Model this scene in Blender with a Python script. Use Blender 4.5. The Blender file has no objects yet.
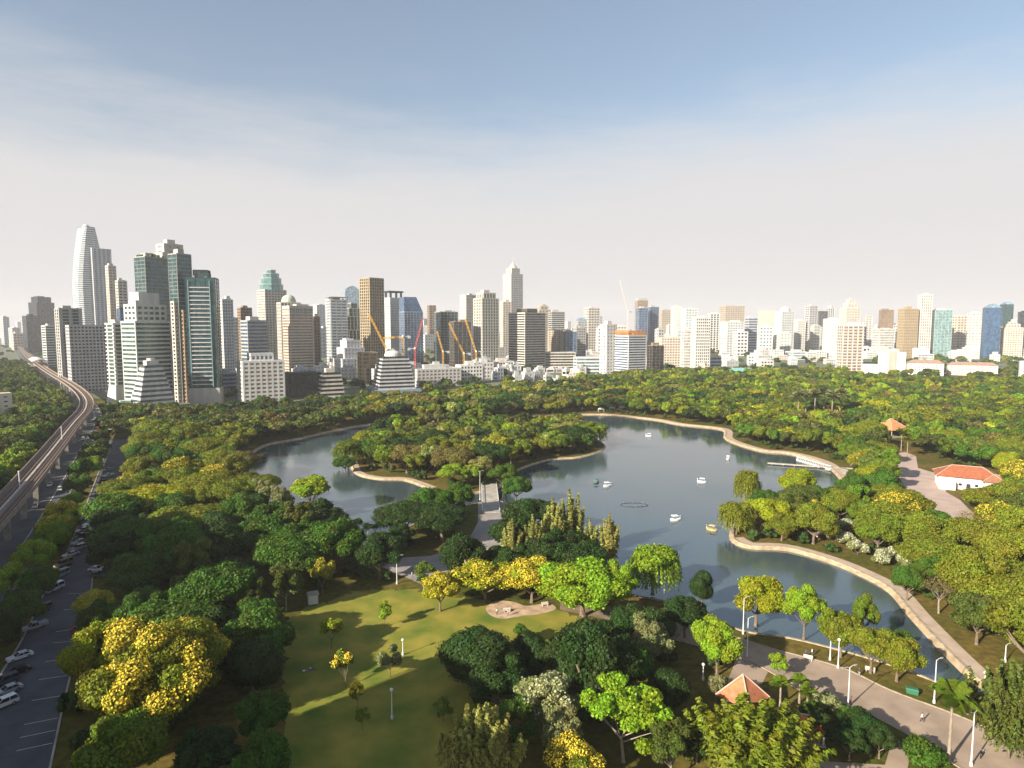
import bpy, math, random
import numpy as np
from mathutils import Vector, Matrix
from mathutils.geometry import delaunay_2d_cdt
R=math.radians; PI=math.pi
random.seed(7)
scene=bpy.context.scene
COL=scene.collection
# ---------------------------------------------------------------- camera geometry
H=70.0; F=640.0; PITCH=math.atan(56/F)
cp,sp=math.cos(PITCH),math.sin(PITCH)
def ray(px,py):
    u=(px-512)/F; v=-(py-384)/F
    return (u, v*sp+cp, v*cp-sp)
def at(px,py,z=0.0):
    d=ray(px,py); t=(z-H)/d[2]
    return Vector((d[0]*t,d[1]*t,z))
def atD(px,py,D):
    d=ray(px,py); t=D/d[1]
    return Vector((d[0]*t,D,H+d[2]*t))
def proj(x,y,z=0.0):
    dz=z-H
    f=y*cp-dz*sp; up=y*sp+dz*cp
    return 512+F*x/f, 384-F*up/f
cam=bpy.data.cameras.new('camera'); camo=bpy.data.objects.new('camera',cam); COL.objects.link(camo)
cam.lens=22.5; cam.sensor_width=36; cam.clip_end=30000; cam.clip_start=0.5
camo.location=(0,0,H); camo.rotation_euler=(PI/2-PITCH,0,0); scene.camera=camo
# ---------------------------------------------------------------- sun, sky
SUNV=Vector((0.76,0.65,-math.tan(R(24)))).normalized()      # the way the light travels
sl=bpy.data.lights.new('sun','SUN'); sl.energy=5.0; sl.angle=R(0.5); sl.color=(1.0,0.90,0.75)
so=bpy.data.objects.new('sun',sl); COL.objects.link(so); so.rotation_euler=SUNV.to_track_quat('-Z','Y').to_euler(); so.location=(-100,-100,300)
w=bpy.data.worlds.new('World'); scene.world=w; w.use_nodes=True
def build_world():
    nt=w.node_tree; N=nt.nodes; L=nt.links; N.clear()
    out=N.new('ShaderNodeOutputWorld')
    sky=N.new('ShaderNodeTexSky'); sky.sky_type='NISHITA'; sky.sun_disc=False
    sky.sun_elevation=R(24); sky.sun_rotation=math.atan2(-0.76,-0.65)
    sky.altitude=50; sky.air_density=1.2; sky.dust_density=1.2; sky.ozone_density=1.5
    b1=N.new('ShaderNodeBackground'); b1.inputs[1].default_value=0.064
    L.new(sky.outputs[0],b1.inputs[0])
    tc=N.new('ShaderNodeTexCoord'); sep=N.new('ShaderNodeSeparateXYZ'); L.new(tc.outputs['Generated'],sep.inputs[0])
    mp=N.new('ShaderNodeMapping'); mp.inputs['Scale'].default_value=(1.6,1.6,9.0); L.new(tc.outputs['Generated'],mp.inputs[0])
    nz=N.new('ShaderNodeTexNoise'); nz.inputs['Scale'].default_value=1.6; nz.inputs['Detail'].default_value=7; nz.inputs['Roughness'].default_value=.62
    L.new(mp.outputs[0],nz.inputs['Vector'])
    m1=N.new('ShaderNodeMath'); m1.operation='MULTIPLY_ADD'; m1.inputs[1].default_value=-0.20; L.new(nz.outputs[0],m1.inputs[0]); L.new(sep.outputs[2],m1.inputs[2])
    mr=N.new('ShaderNodeMapRange'); mr.interpolation_type='SMOOTHSTEP'
    mr.inputs['From Min'].default_value=0.075; mr.inputs['From Max'].default_value=0.265; mr.inputs['To Min'].default_value=0.96; mr.inputs['To Max'].default_value=0.12
    L.new(m1.outputs[0],mr.inputs[0])
    b2=N.new('ShaderNodeBackground'); b2.inputs[0].default_value=(0.79,0.765,0.77,1); b2.inputs[1].default_value=0.405
    mx=N.new('ShaderNodeMixShader'); L.new(mr.outputs[0],mx.inputs[0]); L.new(b1.outputs[0],mx.inputs[1]); L.new(b2.outputs[0],mx.inputs[2])
    L.new(mx.outputs[0],out.inputs[0])
build_world()
vs=scene.view_settings; vs.view_transform='Standard'; vs.look='None'; vs.gamma=1; vs.exposure=1.24
scene.render.engine='CYCLES'
try:
    scene.cycles.volume_bounces=0; scene.cycles.max_bounces=6; scene.cycles.transparent_max_bounces=6
except: pass
# ---------------------------------------------------------------- materials
MATS={}
def newmat(name):
    m=bpy.data.materials.new(name); m.use_nodes=True
    return m,m.node_tree.nodes,m.node_tree.links,m.node_tree.nodes['Principled BSDF']
def noisy(name,c,amt=.25,scale=.5,rough=.85,metal=0,c2=None,detail=6,bump=0,spec=.3,space='Object'):
    if name in MATS: return MATS[name]
    m,N,L,P=newmat(name)
    tc=N.new('ShaderNodeTexCoord'); nz=N.new('ShaderNodeTexNoise'); nz.inputs['Scale'].default_value=scale; nz.inputs['Detail'].default_value=detail
    L.new(tc.outputs[space],nz.inputs['Vector'])
    cr=N.new('ShaderNodeValToRGB'); e=cr.color_ramp.elements
    e[0].position=.3; e[1].position=.7
    c2=c2 or tuple(min(1,x*(1+amt)) for x in c)
    e[0].color=(*[x*(1-amt) for x in c],1); e[1].color=(*c2,1)
    L.new(nz.outputs[0],cr.inputs[0]); L.new(cr.outputs[0],P.inputs['Base Color'])
    P.inputs['Roughness'].default_value=rough; P.inputs['Metallic'].default_value=metal; P.inputs['Specular IOR Level'].default_value=spec
    if bump:
        b=N.new('ShaderNodeBump'); b.inputs['Strength'].default_value=bump; L.new(nz.outputs[0],b.inputs['Height']); L.new(b.outputs[0],P.inputs['Normal'])
    MATS[name]=m; return m
def wallmat(c):
    key='facade_%d_%d_%d'%tuple(int(x*100) for x in c)
    if key in MATS: return MATS[key]
    m,N,L,P=newmat(key)
    tc=N.new('ShaderNodeTexCoord'); mp=N.new('ShaderNodeMapping'); mp.inputs['Scale'].default_value=(.35,.35,.05); L.new(tc.outputs['Object'],mp.inputs[0])
    nz=N.new('ShaderNodeTexNoise'); nz.inputs['Scale'].default_value=1; nz.inputs['Detail'].default_value=5; L.new(mp.outputs[0],nz.inputs['Vector'])
    cr=N.new('ShaderNodeValToRGB'); e=cr.color_ramp.elements; e[0].position=.3;e[1].position=.72
    e[0].color=(*[x*.78 for x in c],1); e[1].color=(*[min(.85,x*1.06) for x in c],1)
    L.new(nz.outputs[0],cr.inputs[0]); L.new(cr.outputs[0],P.inputs['Base Color']); P.inputs['Roughness'].default_value=.8; P.inputs['Specular IOR Level'].default_value=.25
    MATS[key]=m; return m
def glassmat(c,cell=3.2):
    key='glazing_%d_%d_%d'%tuple(int(x*100) for x in c)
    if key in MATS: return MATS[key]
    m,N,L,P=newmat(key)
    tc=N.new('ShaderNodeTexCoord'); mp=N.new('ShaderNodeMapping'); mp.inputs['Scale'].default_value=(1/cell,1/cell,1/3.5); L.new(tc.outputs['Object'],mp.inputs[0])
    fl=N.new('ShaderNodeVectorMath'); fl.operation='FLOOR'; L.new(mp.outputs[0],fl.inputs[0])
    wn=N.new('ShaderNodeTexWhiteNoise'); L.new(fl.outputs[0],wn.inputs['Vector'])
    cr=N.new('ShaderNodeValToRGB'); e=cr.color_ramp.elements; e[0].position=.1; e[1].position=1
    e[0].color=(*[x*.75 for x in c],1); e[1].color=(*[min(.8,x*1.4+.015) for x in c],1)
    L.new(wn.outputs[0],cr.inputs[0]); L.new(cr.outputs[0],P.inputs['Base Color'])
    P.inputs['Roughness'].default_value=.16; P.inputs['Metallic'].default_value=.25; P.inputs['Specular IOR Level'].default_value=.8
    MATS[key]=m; return m
def leafmat(name,attr=None):
    m,N,L,P=newmat(name)
    if attr:
        a=N.new('ShaderNodeAttribute'); a.attribute_name=attr; col=a.outputs['Color']
    else:
        a=N.new('ShaderNodeObjectInfo'); col=a.outputs['Color']
    t=N.new('ShaderNodeAttribute'); t.attribute_name='tint'
    sepn=N.new('ShaderNodeSeparateColor'); L.new(t.outputs['Color'],sepn.inputs[0])
    hs=N.new('ShaderNodeHueSaturation'); L.new(col,hs.inputs['Color'])
    mh=N.new('ShaderNodeMapRange'); mh.inputs['To Min'].default_value=.475; mh.inputs['To Max'].default_value=.52; L.new(sepn.outputs[1],mh.inputs[0]); L.new(mh.outputs[0],hs.inputs['Hue'])
    mv=N.new('ShaderNodeMapRange'); mv.inputs['To Min'].default_value=.5; mv.inputs['To Max'].default_value=1.6; L.new(sepn.outputs[0],mv.inputs[0]); L.new(mv.outputs[0],hs.inputs['Value'])
    L.new(hs.outputs[0],P.inputs['Base Color']); P.inputs['Roughness'].default_value=.6; P.inputs['Specular IOR Level'].default_value=.25
    tr=N.new('ShaderNodeBsdfTranslucent'); h2=N.new('ShaderNodeHueSaturation'); h2.inputs['Value'].default_value=1.2; h2.inputs['Hue'].default_value=.485
    L.new(hs.outputs[0],h2.inputs['Color']); L.new(h2.outputs[0],tr.inputs[0])
    mx=N.new('ShaderNodeMixShader'); mx.inputs[0].default_value=.27
    out=N['Material Output']; L.new(P.outputs[0],mx.inputs[1]); L.new(tr.outputs[0],mx.inputs[2]); L.new(mx.outputs[0],out.inputs[0])
    MATS[name]=m; return m
LEAF=leafmat('foliage'); LEAFS=leafmat('woodland_foliage','col')
def plain(name,c,rough=.5,metal=0,spec=.4): return noisy(name,c,.08,3,rough,metal,spec=spec)
BARK=noisy('bark',(.16,.12,.085),.35,2,.95)
PBARK=noisy('pale_bark',(.25,.21,.16),.25,2,.9)
YB=noisy('yellow_blossom',(.58,.43,.03),.25,1.2,.7)
WB=noisy('white_blossom',(.42,.42,.27),.2,1.2,.7)
CONC=noisy('concrete',(.34,.31,.27),.25,.35,.9)
METW=plain('white_metal',(.6,.6,.58)); METG=plain('grey_metal',(.25,.26,.26)); METD=plain('dark_metal',(.03,.03,.035))
RUB=plain('rubber',(.02,.02,.02),.8); CARG=plain('car_glass',(.02,.025,.03),.08,0,.8)
# ---------------------------------------------------------------- mesh helpers
class MB:
    def __init__(s): s.v=[]; s.f=[]
    def add(s,vs,fs):
        o=len(s.v); s.v+= [tuple(v) for v in vs]; s.f+=[tuple(i+o for i in f) for f in fs]; return s
    def box(s,c,d,rz=0,taper=1.0):
        cx,cy,cz=c; x,y,z=d[0]/2,d[1]/2,d[2]/2; co,si=math.cos(rz),math.sin(rz); vs=[]
        for k,zz in enumerate((-z,z)):
            t=taper if k else 1
            for a,b in ((-x,-y),(x,-y),(x,y),(-x,y)):
                a*=t;b*=t; vs.append((cx+a*co-b*si,cy+a*si+b*co,cz+zz))
        return s.add(vs,[(0,3,2,1),(4,5,6,7),(0,1,5,4),(1,2,6,5),(2,3,7,6),(3,0,4,7)])
    def b2(s,x0,x1,y0,y1,z0,z1): return s.box(((x0+x1)/2,(y0+y1)/2,(z0+z1)/2),(x1-x0,y1-y0,z1-z0))
    def prism(s,p,z0,z1,top=None):
        n=len(p); t=top or p
        vs=[(a,b,z0) for a,b in p]+[(a,b,z1) for a,b in t]
        return s.add(vs,[tuple(range(n-1,-1,-1)),tuple(range(n,2*n))]+[(i,(i+1)%n,n+(i+1)%n,n+i) for i in range(n)])
    def cyl(s,c,r,h,n=12,r2=None,ph=0):
        r2=r if r2 is None else r2
        a=[(c[0]+r*math.cos(ph+2*PI*i/n),c[1]+r*math.sin(ph+2*PI*i/n)) for i in range(n)]
        b=[(c[0]+r2*math.cos(ph+2*PI*i/n),c[1]+r2*math.sin(ph+2*PI*i/n)) for i in range(n)]
        return s.prism(a,c[2],c[2]+h,b)
    def tube(s,pts,rad,n=6,cap=True):
        pts=[Vector(p) for p in pts]; o=len(s.v); rs=rad if isinstance(rad,(list,tuple)) else [rad]*len(pts)
        for i,p in enumerate(pts):
            d=(pts[min(i+1,len(pts)-1)]-pts[max(i-1,0)]).normalized()
            a=d.cross(Vector((0,0,1)));
            if a.length<.05: a=d.cross(Vector((0,1,0)))
            a.normalize(); b=a.cross(d)
            for k in range(n):
                q=p+a*rs[i]*math.cos(2*PI*k/n)+b*rs[i]*math.sin(2*PI*k/n); s.v.append(tuple(q))
        for i in range(len(pts)-1):
            for k in range(n): s.f.append((o+i*n+k,o+i*n+(k+1)%n,o+(i+1)*n+(k+1)%n,o+(i+1)*n+k))
        if cap: s.f.append(tuple(o+k for k in range(n))[::-1]); s.f.append(tuple(o+(len(pts)-1)*n+k for k in range(n)))
        return s
    def dome(s,c,r,n=14,m=6,sz=1.0):
        rings=[]
        for j in range(m+1):
            a=PI/2*j/m; rr=max(r*math.cos(a),.01)
            rings.append([(c[0]+rr*math.cos(2*PI*i/n),c[1]+rr*math.sin(2*PI*i/n),c[2]+r*math.sin(a)*sz) for i in range(n)])
        vs=[v for q in rings for v in q]
        fs=[(j*n+i,j*n+(i+1)%n,(j+1)*n+(i+1)%n,(j+1)*n+i) for j in range(m) for i in range(n)]
        return s.add(vs,fs+[tuple(m*n+i for i in range(n))])
    def sphere(s,c,r,n=10,m=6,sz=1.0):
        vs=[];fs=[]
        for j in range(m+1):
            a=-PI/2+PI*j/m; rr=max(r*math.cos(a),.001)
            vs+=[(c[0]+rr*math.cos(2*PI*i/n),c[1]+rr*math.sin(2*PI*i/n),c[2]+r*math.sin(a)*sz) for i in range(n)]
        fs=[(j*n+i,j*n+(i+1)%n,(j+1)*n+(i+1)%n,(j+1)*n+i) for j in range(m) for i in range(n)]
        return s.add(vs,fs)
    def mesh(s,name,mat,smooth=False):
        me=bpy.data.meshes.new(name); me.from_pydata(s.v,[],s.f); me.update()
        if mat: me.materials.append(mat)
        if smooth:
            for p in me.polygons: p.use_smooth=True
        return me
    def build(s,name,mat,parent=None,smooth=False):
        return obj(name,s.mesh(name,mat,smooth),parent)
def obj(name,me,parent=None):
    o=bpy.data.objects.new(name,me); COL.objects.link(o)
    if parent: o.parent=parent
    return o
def tag(o,label=None,cat=None,group=None,kind=None):
    if label: o['label']=label
    if cat: o['category']=cat
    if group: o['group']=group
    if kind: o['kind']=kind
    return o
def thing(name,label,cat,loc=(0,0,0),rz=0,group=None):
    o=bpy.data.objects.new(name,None); COL.objects.link(o); o.location=loc; o.rotation_euler=(0,0,rz); o.empty_display_size=.5
    return tag(o,label,cat,group)
def copy_tree(root,loc,rz=0,label=None,group=None,scale=None):
    r=root.copy(); COL.objects.link(r); r.location=loc; r.rotation_euler=(0,0,rz)
    if scale: r.scale=scale
    if label: r['label']=label
    if group: r['group']=group
    for ch in list(root.children):
        c=ch.copy(); COL.objects.link(c); c.parent=r
        for g in ch.children:
            d=g.copy(); COL.objects.link(d); d.parent=c
    return r
def npmesh(name,V,mat,attrs=None,q=4):
    V=np.asarray(V,dtype=np.float32).reshape(-1,3); n=len(V)//q
    me=bpy.data.meshes.new(name); me.vertices.add(n*q); me.vertices.foreach_set('co',V.ravel())
    me.loops.add(n*q); me.loops.foreach_set('vertex_index',np.arange(n*q,dtype=np.int32))
    me.polygons.add(n); me.polygons.foreach_set('loop_start',np.arange(0,n*q,q,dtype=np.int32)); me.polygons.foreach_set('loop_total',np.full(n,q,dtype=np.int32))
    for k,a in (attrs or {}).items():
        at_=me.attributes.new(k,'FLOAT_COLOR','FACE'); at_.data.foreach_set('color',np.asarray(a,dtype=np.float32).ravel())
    me.update(); me.materials.append(mat); me.validate(); return me
# ---------------------------------------------------------------- plane geometry
def P2(l,z=0): return [tuple(at(x,y,z)[:2]) for x,y in l]
def inside(pt,poly):
    x,y=pt; c=False; n=len(poly); j=n-1
    for i in range(n):
        xi,yi=poly[i]; xj,yj=poly[j]
        if (yi>y)!=(yj>y) and x<(xj-xi)*(y-yi)/(yj-yi)+xi: c=not c
        j=i
    return c
def dseg(p,a,b):
    ax,ay=a; bx,by=b; dx,dy=bx-ax,by-ay; l=dx*dx+dy*dy
    t=0 if l==0 else max(0,min(1,((p[0]-ax)*dx+(p[1]-ay)*dy)/l))
    return math.hypot(p[0]-ax-dx*t,p[1]-ay-dy*t)
def dpoly(p,poly,closed=True):
    n=len(poly); return min(dseg(p,poly[i],poly[(i+1)%n]) for i in range(n if closed else n-1))
def smooth(pts,closed=False,k=6):
    out=[];n=len(pts)
    rng=range(n) if closed else range(n-1)
    g=(lambda i:pts[i%n]) if closed else (lambda i:pts[max(0,min(n-1,i))])
    for i in rng:
        p0,p1,p2,p3=g(i-1),g(i),g(i+1),g(i+2)
        for s in range(k):
            t=s/k
            out.append(tuple(.5*((2*p1[c])+(-p0[c]+p2[c])*t+(2*p0[c]-5*p1[c]+4*p2[c]-p3[c])*t*t+(-p0[c]+3*p1[c]-3*p2[c]+p3[c])*t**3) for c in range(2)))
    if not closed: out.append(tuple(pts[-1]))
    return out
def area(p): return sum(p[i][0]*p[(i+1)%len(p)][1]-p[(i+1)%len(p)][0]*p[i][1] for i in range(len(p)))/2
def offset(poly,d,closed=True):
    """moves each point by d to the left of the walking direction"""
    n=len(poly); out=[]
    for i in range(n):
        a=poly[i-1] if (closed or i>0) else poly[i]; b=poly[(i+1)%n] if (closed or i<n-1) else poly[i]
        dx,dy=b[0]-a[0],b[1]-a[1]; l=math.hypot(dx,dy) or 1
        out.append((poly[i][0]-dy/l*d,poly[i][1]+dx/l*d))
    return out
def sheet(name,polys,z,mat,holes=()):
    """fills polygons (with holes) into one flat sheet"""
    vs=[];es=[];loops=[]
    for p in list(polys)+list(holes):
        o=len(vs); vs+=[Vector(q) for q in p]; es+=[(o+i,o+(i+1)%len(p)) for i in range(len(p))]
    r=delaunay_2d_cdt(vs,es,[],0,1e-4)
    V,T=r[0],r[2]; keep=[]
    for t in T:
        c=sum((V[i] for i in t),Vector((0,0)))/3
        if any(inside(c,p) for p in polys) and not any(inside(c,p) for p in holes): keep.append(tuple(t))
    b=MB(); b.add([(v.x,v.y,z) for v in V],keep); o=b.build(name,mat)
    tag(o,kind='structure'); return o
def strip(mb,A,B,za,zb):
    n=len(A); o=len(mb.v)
    mb.v+=[(a[0],a[1],za) for a in A]+[(b[0],b[1],zb) for b in B]
    mb.f+=[(o+i,o+(i+1),o+n+i+1,o+n+i) for i in range(n-1)]
def ribbon(name,left,right,z,mat,th=None):
    b=MB(); strip(b,left,right,z,z)
    if th:
        strip(b,left,left,z,z-th); strip(b,right,right,z,z-th)
    o=b.build(name,mat); tag(o,kind='structure'); return o
# ================================================================ SETTING
lake_px=[(262,446),(300,438),(350,427),(400,421),(470,419),(540,416),(600,414),(652,419),(680,424),(722,429),(727,439),(760,450),(790,453),(824,463),(843,480),(843,492),(825,505),(790,508),(755,512),(737,522),(733,538),(750,546),(787,548),(830,560),(866,575),(892,590),(912,613),(938,641),(966,669),(990,690),(985,704),(955,690),(922,676),(885,663),(840,650),(790,638),(740,630),(705,612),(665,601),(631,594),(600,577),(560,548),(520,512),(500,501),(478,503),(440,512),(400,532),(385,545),(350,547),(310,530),(265,500),(240,468)]
isl_px=[(352,461),(358,473),(380,478),(405,479),(432,488),(458,493),(478,491),(500,485),(515,470),(548,459),(580,456),(603,448),(598,440),(570,430),(500,427),(430,428),(390,434),(358,446)]
LAKE=smooth(P2(lake_px),True,4); ISL=smooth(P2(isl_px),True,4)
if area(LAKE)<0: LAKE=LAKE[::-1]
if area(ISL)<0: ISL=ISL[::-1]
def groundmat():
    m,N,L,P=newmat('park_ground')
    tc=N.new('ShaderNodeTexCoord')
    def noise(s,d=6):
        n=N.new('ShaderNodeTexNoise'); n.inputs['Scale'].default_value=s; n.inputs['Detail'].default_value=d; L.new(tc.outputs['Object'],n.inputs['Vector']); return n
    a=noise(.035); b=noise(.6); 
    c1=N.new('ShaderNodeValToRGB'); e=c1.color_ramp.elements; e[0].position=.36; e[1].position=.66
    e[0].color=(.075,.085,.014,1); e[1].color=(.16,.115,.03,1)
    L.new(a.outputs[0],c1.inputs[0])
    c2=N.new('ShaderNodeValToRGB'); e=c2.color_ramp.elements; e[0].position=.3; e[1].position=.75; e[0].color=(.55,.55,.55,1); e[1].color=(1.25,1.2,1.1,1)
    L.new(b.outputs[0],c2.inputs[0])
    mx=N.new('ShaderNodeMix'); mx.data_type='RGBA'; mx.blend_type='MULTIPLY'; mx.inputs[0].default_value=1; L.new(c1.outputs[0],mx.inputs[6]); L.new(c2.outputs[0],mx.inputs[7])
    L.new(mx.outputs[2],P.inputs['Base Color']); P.inputs['Roughness'].default_value=.95; P.inputs['Specular IOR Level'].default_value=.1
    bp=N.new('ShaderNodeBump'); bp.inputs['Strength'].default_value=.5; bp.inputs['Distance'].default_value=.3; L.new(b.outputs[0],bp.inputs['Height']); L.new(bp.outputs[0],P.inputs['Normal'])
    return m
GRASS=groundmat()
big=[(-9000,-600),(9000,-600),(9000,12000),(-9000,12000)]
# park ground (hole at the lake), island, city ground
Mfar=[(-430,520),(-250,560),(-60,640),(60,760),(240,960),(560,1080),(760,900),(1300,900)]
parkpoly=[(-600,-400),(900,-400),(1300,900),(760,900),(560,1080),(240,960),(60,760),(-60,640),(-250,540),(-420,640),(-900,1300),(-1500,1300)]
sheet('park_ground',[parkpoly],0,GRASS,[LAKE])
CITY=noisy('city_ground',(.2,.19,.16),.35,.02,.95,c2=(.12,.15,.07))
sheet('city_ground',[big],0,CITY,[parkpoly])
sheet('island_ground',[ISL],0.0,GRASS)
# banks
bank=MB()
lo=offset(LAKE,2.0); n=len(LAKE)
strip(bank,LAKE+[LAKE[0]],lo+[lo[0]],0,-1.3)
io=offset(ISL,-2.0); strip(bank,ISL+[ISL[0]],io+[io[0]],0,-1.3)
tag(bank.build('lake_bank',noisy('bank_stone',(.36,.27,.17),.35,.5,.9)),kind='structure')
# shore edging: raised kerb just outside the lake
kb=MB()
o1=offset(LAKE,-.5); strip(kb,LAKE+[LAKE[0]],o1+[o1[0]],.25,.25); strip(kb,LAKE+[LAKE[0]],LAKE+[LAKE[0]],-.05,.25); strip(kb,o1+[o1[0]],o1+[o1[0]],0,.25)
tag(kb.build('shore_kerb',noisy('kerb_stone',(.33,.27,.19),.35,.7,.9)),kind='structure')
def watermat():
    m,N,L,P=newmat('lake_water')
    P.inputs['Base Color'].default_value=(.050,.075,.082,1); P.inputs['Roughness'].default_value=.06; P.inputs['IOR'].default_value=1.62; P.inputs['Specular IOR Level'].default_value=1.0
    tc=N.new('ShaderNodeTexCoord'); mp=N.new('ShaderNodeMapping'); mp.inputs['Scale'].default_value=(.8,1.5,1); L.new(tc.outputs['Object'],mp.inputs[0])
    nz=N.new('ShaderNodeTexNoise'); nz.inputs['Scale'].default_value=1.1; nz.inputs['Detail'].default_value=4; L.new(mp.outputs[0],nz.inputs['Vector'])
    b=N.new('ShaderNodeBump'); b.inputs['Strength'].default_value=.13; b.inputs['Distance'].default_value=.12; L.new(nz.outputs[0],b.inputs['Height']); L.new(b.outputs[0],P.inputs['Normal'])
    n2=N.new('ShaderNodeTexNoise'); n2.inputs['Scale'].default_value=.018; n2.inputs['Detail'].default_value=5; n2.inputs['Distortion'].default_value=1.5; L.new(tc.outputs['Object'],n2.inputs['Vector'])
    mr=N.new('ShaderNodeMapRange'); mr.inputs['From Min'].default_value=.45; mr.inputs['From Max'].default_value=.6; mr.inputs['To Min'].default_value=.04; mr.inputs['To Max'].default_value=.16; L.new(n2.outputs[0],mr.inputs[0]); L.new(mr.outputs[0],P.inputs['Roughness'])
    return m
xs=[p[0] for p in LAKE]; ys=[p[1] for p in LAKE]
wb=MB(); wp=offset(LAKE,.4)
o=sheet('water',[wp],-.7,watermat(),[offset(ISL,.4)])
# shore paths
TANP=noisy('pink_paving',(.44,.33,.24),.18,.4,.9,c2=(.47,.37,.29))
PATHG=noisy('path_paving',(.31,.235,.175),.24,.18,.9)
def shorepath(pxl,w,gap,name='shore_path'):
    p=smooth(P2(pxl),False,6); a=offset(p,gap,False); b=offset(p,gap+w,False); return ribbon(name,a,b,.05,TANP,.05)
# (walking left to right along a far shore: left side is the land behind it)
SP1=[(600,414),(652,419),(680,424),(722,429),(727,439),(760,450),(790,453),(824,463),(843,480)]
SP2=[(733,538),(750,546),(787,548),(830,560),(866,575),(892,590),(912,613),(938,641),(966,669),(990,692)]
shorepath(SP1,4.0,.55); shorepath(SP2,3.2,.55)
ip=smooth(P2([(352,461),(358,473),(380,478),(405,479),(432,488)]),False,6)
ribbon('shore_path',offset(ip,.2,False),offset(ip,2.6,False),.05,TANP,.05)
# main path on the right
path_up=smooth(P2([(690,622),(744,640),(777,650),(842,668),(892,691),(978,724),(1080,775)]),False,6)
path_lo=smooth(P2([(676,640),(738,657),(770,672),(800,690),(850,706),(905,733),(985,785)]),False,6)
ribbon('park_path',path_up,path_lo,.05,PATHG,.05)
b=MB()
for e in (path_up,path_lo): 
    a2=offset(e,.15,False); b2=offset(e,-.15,False); strip(b,a2,b2,.15,.15); strip(b,a2,a2,0,.15); strip(b,b2,b2,0,.15)
tag(b.build('path_kerb',noisy('kerb_stone',(.42,.35,.27))),kind='structure')
sheet('side_path',[P2([(738,655),(768,672),(762,684),(742,690),(735,720),(722,720),(728,680)])],.03,PATHG)
sheet('garden_path',[P2([(893,738),(912,748),(905,780),(890,790),(800,768),(800,760),(885,765)])],.03,PATHG)
plaza_px=[(366,560),(430,588),(440,574),(470,566),(505,550),(520,535),(512,512),(505,497),(500,487),(478,493),(478,522),(466,545),(430,556)]
sheet('plaza',[P2(plaza_px)],.03,noisy('plaza_paving',(.27,.24,.22),.15,.3,.9),[LAKE])
rplaza_px=[(887,455),(905,452),(916,456),(918,468),(942,475),(946,492),(960,500),(985,525),(978,532),(945,526),(925,516),(904,486)]
sheet('car_park',[P2(rplaza_px)],.03,noisy('car_park_paving',(.42,.32,.27),.12,.2,.9))
sheet('side_path',[P2([(560,598),(640,612),(690,624),(676,640),(640,628),(600,618),(560,610)])],.035,noisy('worn_earth',(.2,.15,.1),.3,.5,.95))
sheet('picnic_clearing',[smooth(P2([(486,608),(496,601),(514,602),(527,606),(548,603),(556,609),(540,614),(522,616),(502,619),(490,615)]),True,4)],.035,noisy('sand',(.42,.3,.2),.3,.5,.95))
lawn_px=[(290,620),(330,600),(365,590),(430,592),(470,598),(560,612),(610,640),(590,662),(520,690),(470,712),(445,745),(430,800),(300,800),(280,730),(285,660)]
LAWN=P2(lawn_px)
_lr=random.Random(4)
sheet('lawn',[[(x+_lr.uniform(-1.3,1.3),y+_lr.uniform(-1.3,1.3)) for x,y in smooth(LAWN,True,14)]],.02,noisy('mown_grass',(.12,.185,.012),.3,.13,.95,c2=(.29,.235,.035),detail=10,bump=.15))
# bridge between the island and the near shore
A=at(489,486); Bp=at(491,512)
dv=(Bp-A); L_=dv.length; ang=math.atan2(dv.y,dv.x)
br=thing('footbridge','pale stone footbridge crossing to the wooded island, centre of the park','footbridge',((A+Bp)/2)[:],ang)
d=MB()
d.box((0,0,.35),(L_+4,7,.4)); d.build('deck',CONC,br)
for s in (-1,1):
    d=MB(); d.box((0,s*3.3,1.35),(L_+4,.25,.12))
    for k in range(int(L_/2.2)): d.box((-L_/2+1+k*2.2,s*3.3,.95),(.2,.2,.75))
    d.build('railing',METW,br)
    d=MB(); d.box((s*L_*.25,0,-.5),(.8,6,1.3)); d.build('pier',CONC,br)
# roads
ASPH=noisy('asphalt',(.075,.08,.088),.3,.15,.9,detail=10)
serv_r=smooth(P2([(140,438),(132,458),(122,500),(98,550),(90,600),(80,640),(66,694),(50,768),(30,860)]),False,6)
serv_l=smooth(P2([(108,440),(104,458),(90,495),(68,550),(46,590),(22,640),(-8,690),(-40,768),(-80,860)]),False,6)
ribbon('service_road',serv_l,serv_r,.03,ASPH)
b=MB()
for e in (serv_l,serv_r):
    a2=offset(e,.18,False); b2=offset(e,-.18,False); strip(b,a2,b2,.16,.16); strip(b,a2,a2,0,.16); strip(b,b2,b2,0,.16)
tag(b.build('road_kerb',CONC),kind='structure')
PAINT=noisy('road_paint',(.62,.6,.56),.25,2,.8)
b=MB()                                    # bay lines painted along the right kerb
for k in range(26):
    i=34-k; 
    if i<1: break
for k in range(12):
    py=590+k*17.5
    # right edge position at that row
    best=min(serv_r,key=lambda q:abs(proj(*q)[1]-py)); bl=min(serv_l,key=lambda q:(q[0]-best[0])**2+(q[1]-best[1])**2)
    v=Vector((bl[0]-best[0],bl[1]-best[1])).normalized()
    b.box((best[0]+v.x*2.9,best[1]+v.y*2.9,.035),(5,.12,.004),math.atan2(v.y,v.x)-.15)
tag(b.build('bay_markings',PAINT),kind='structure')
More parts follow.
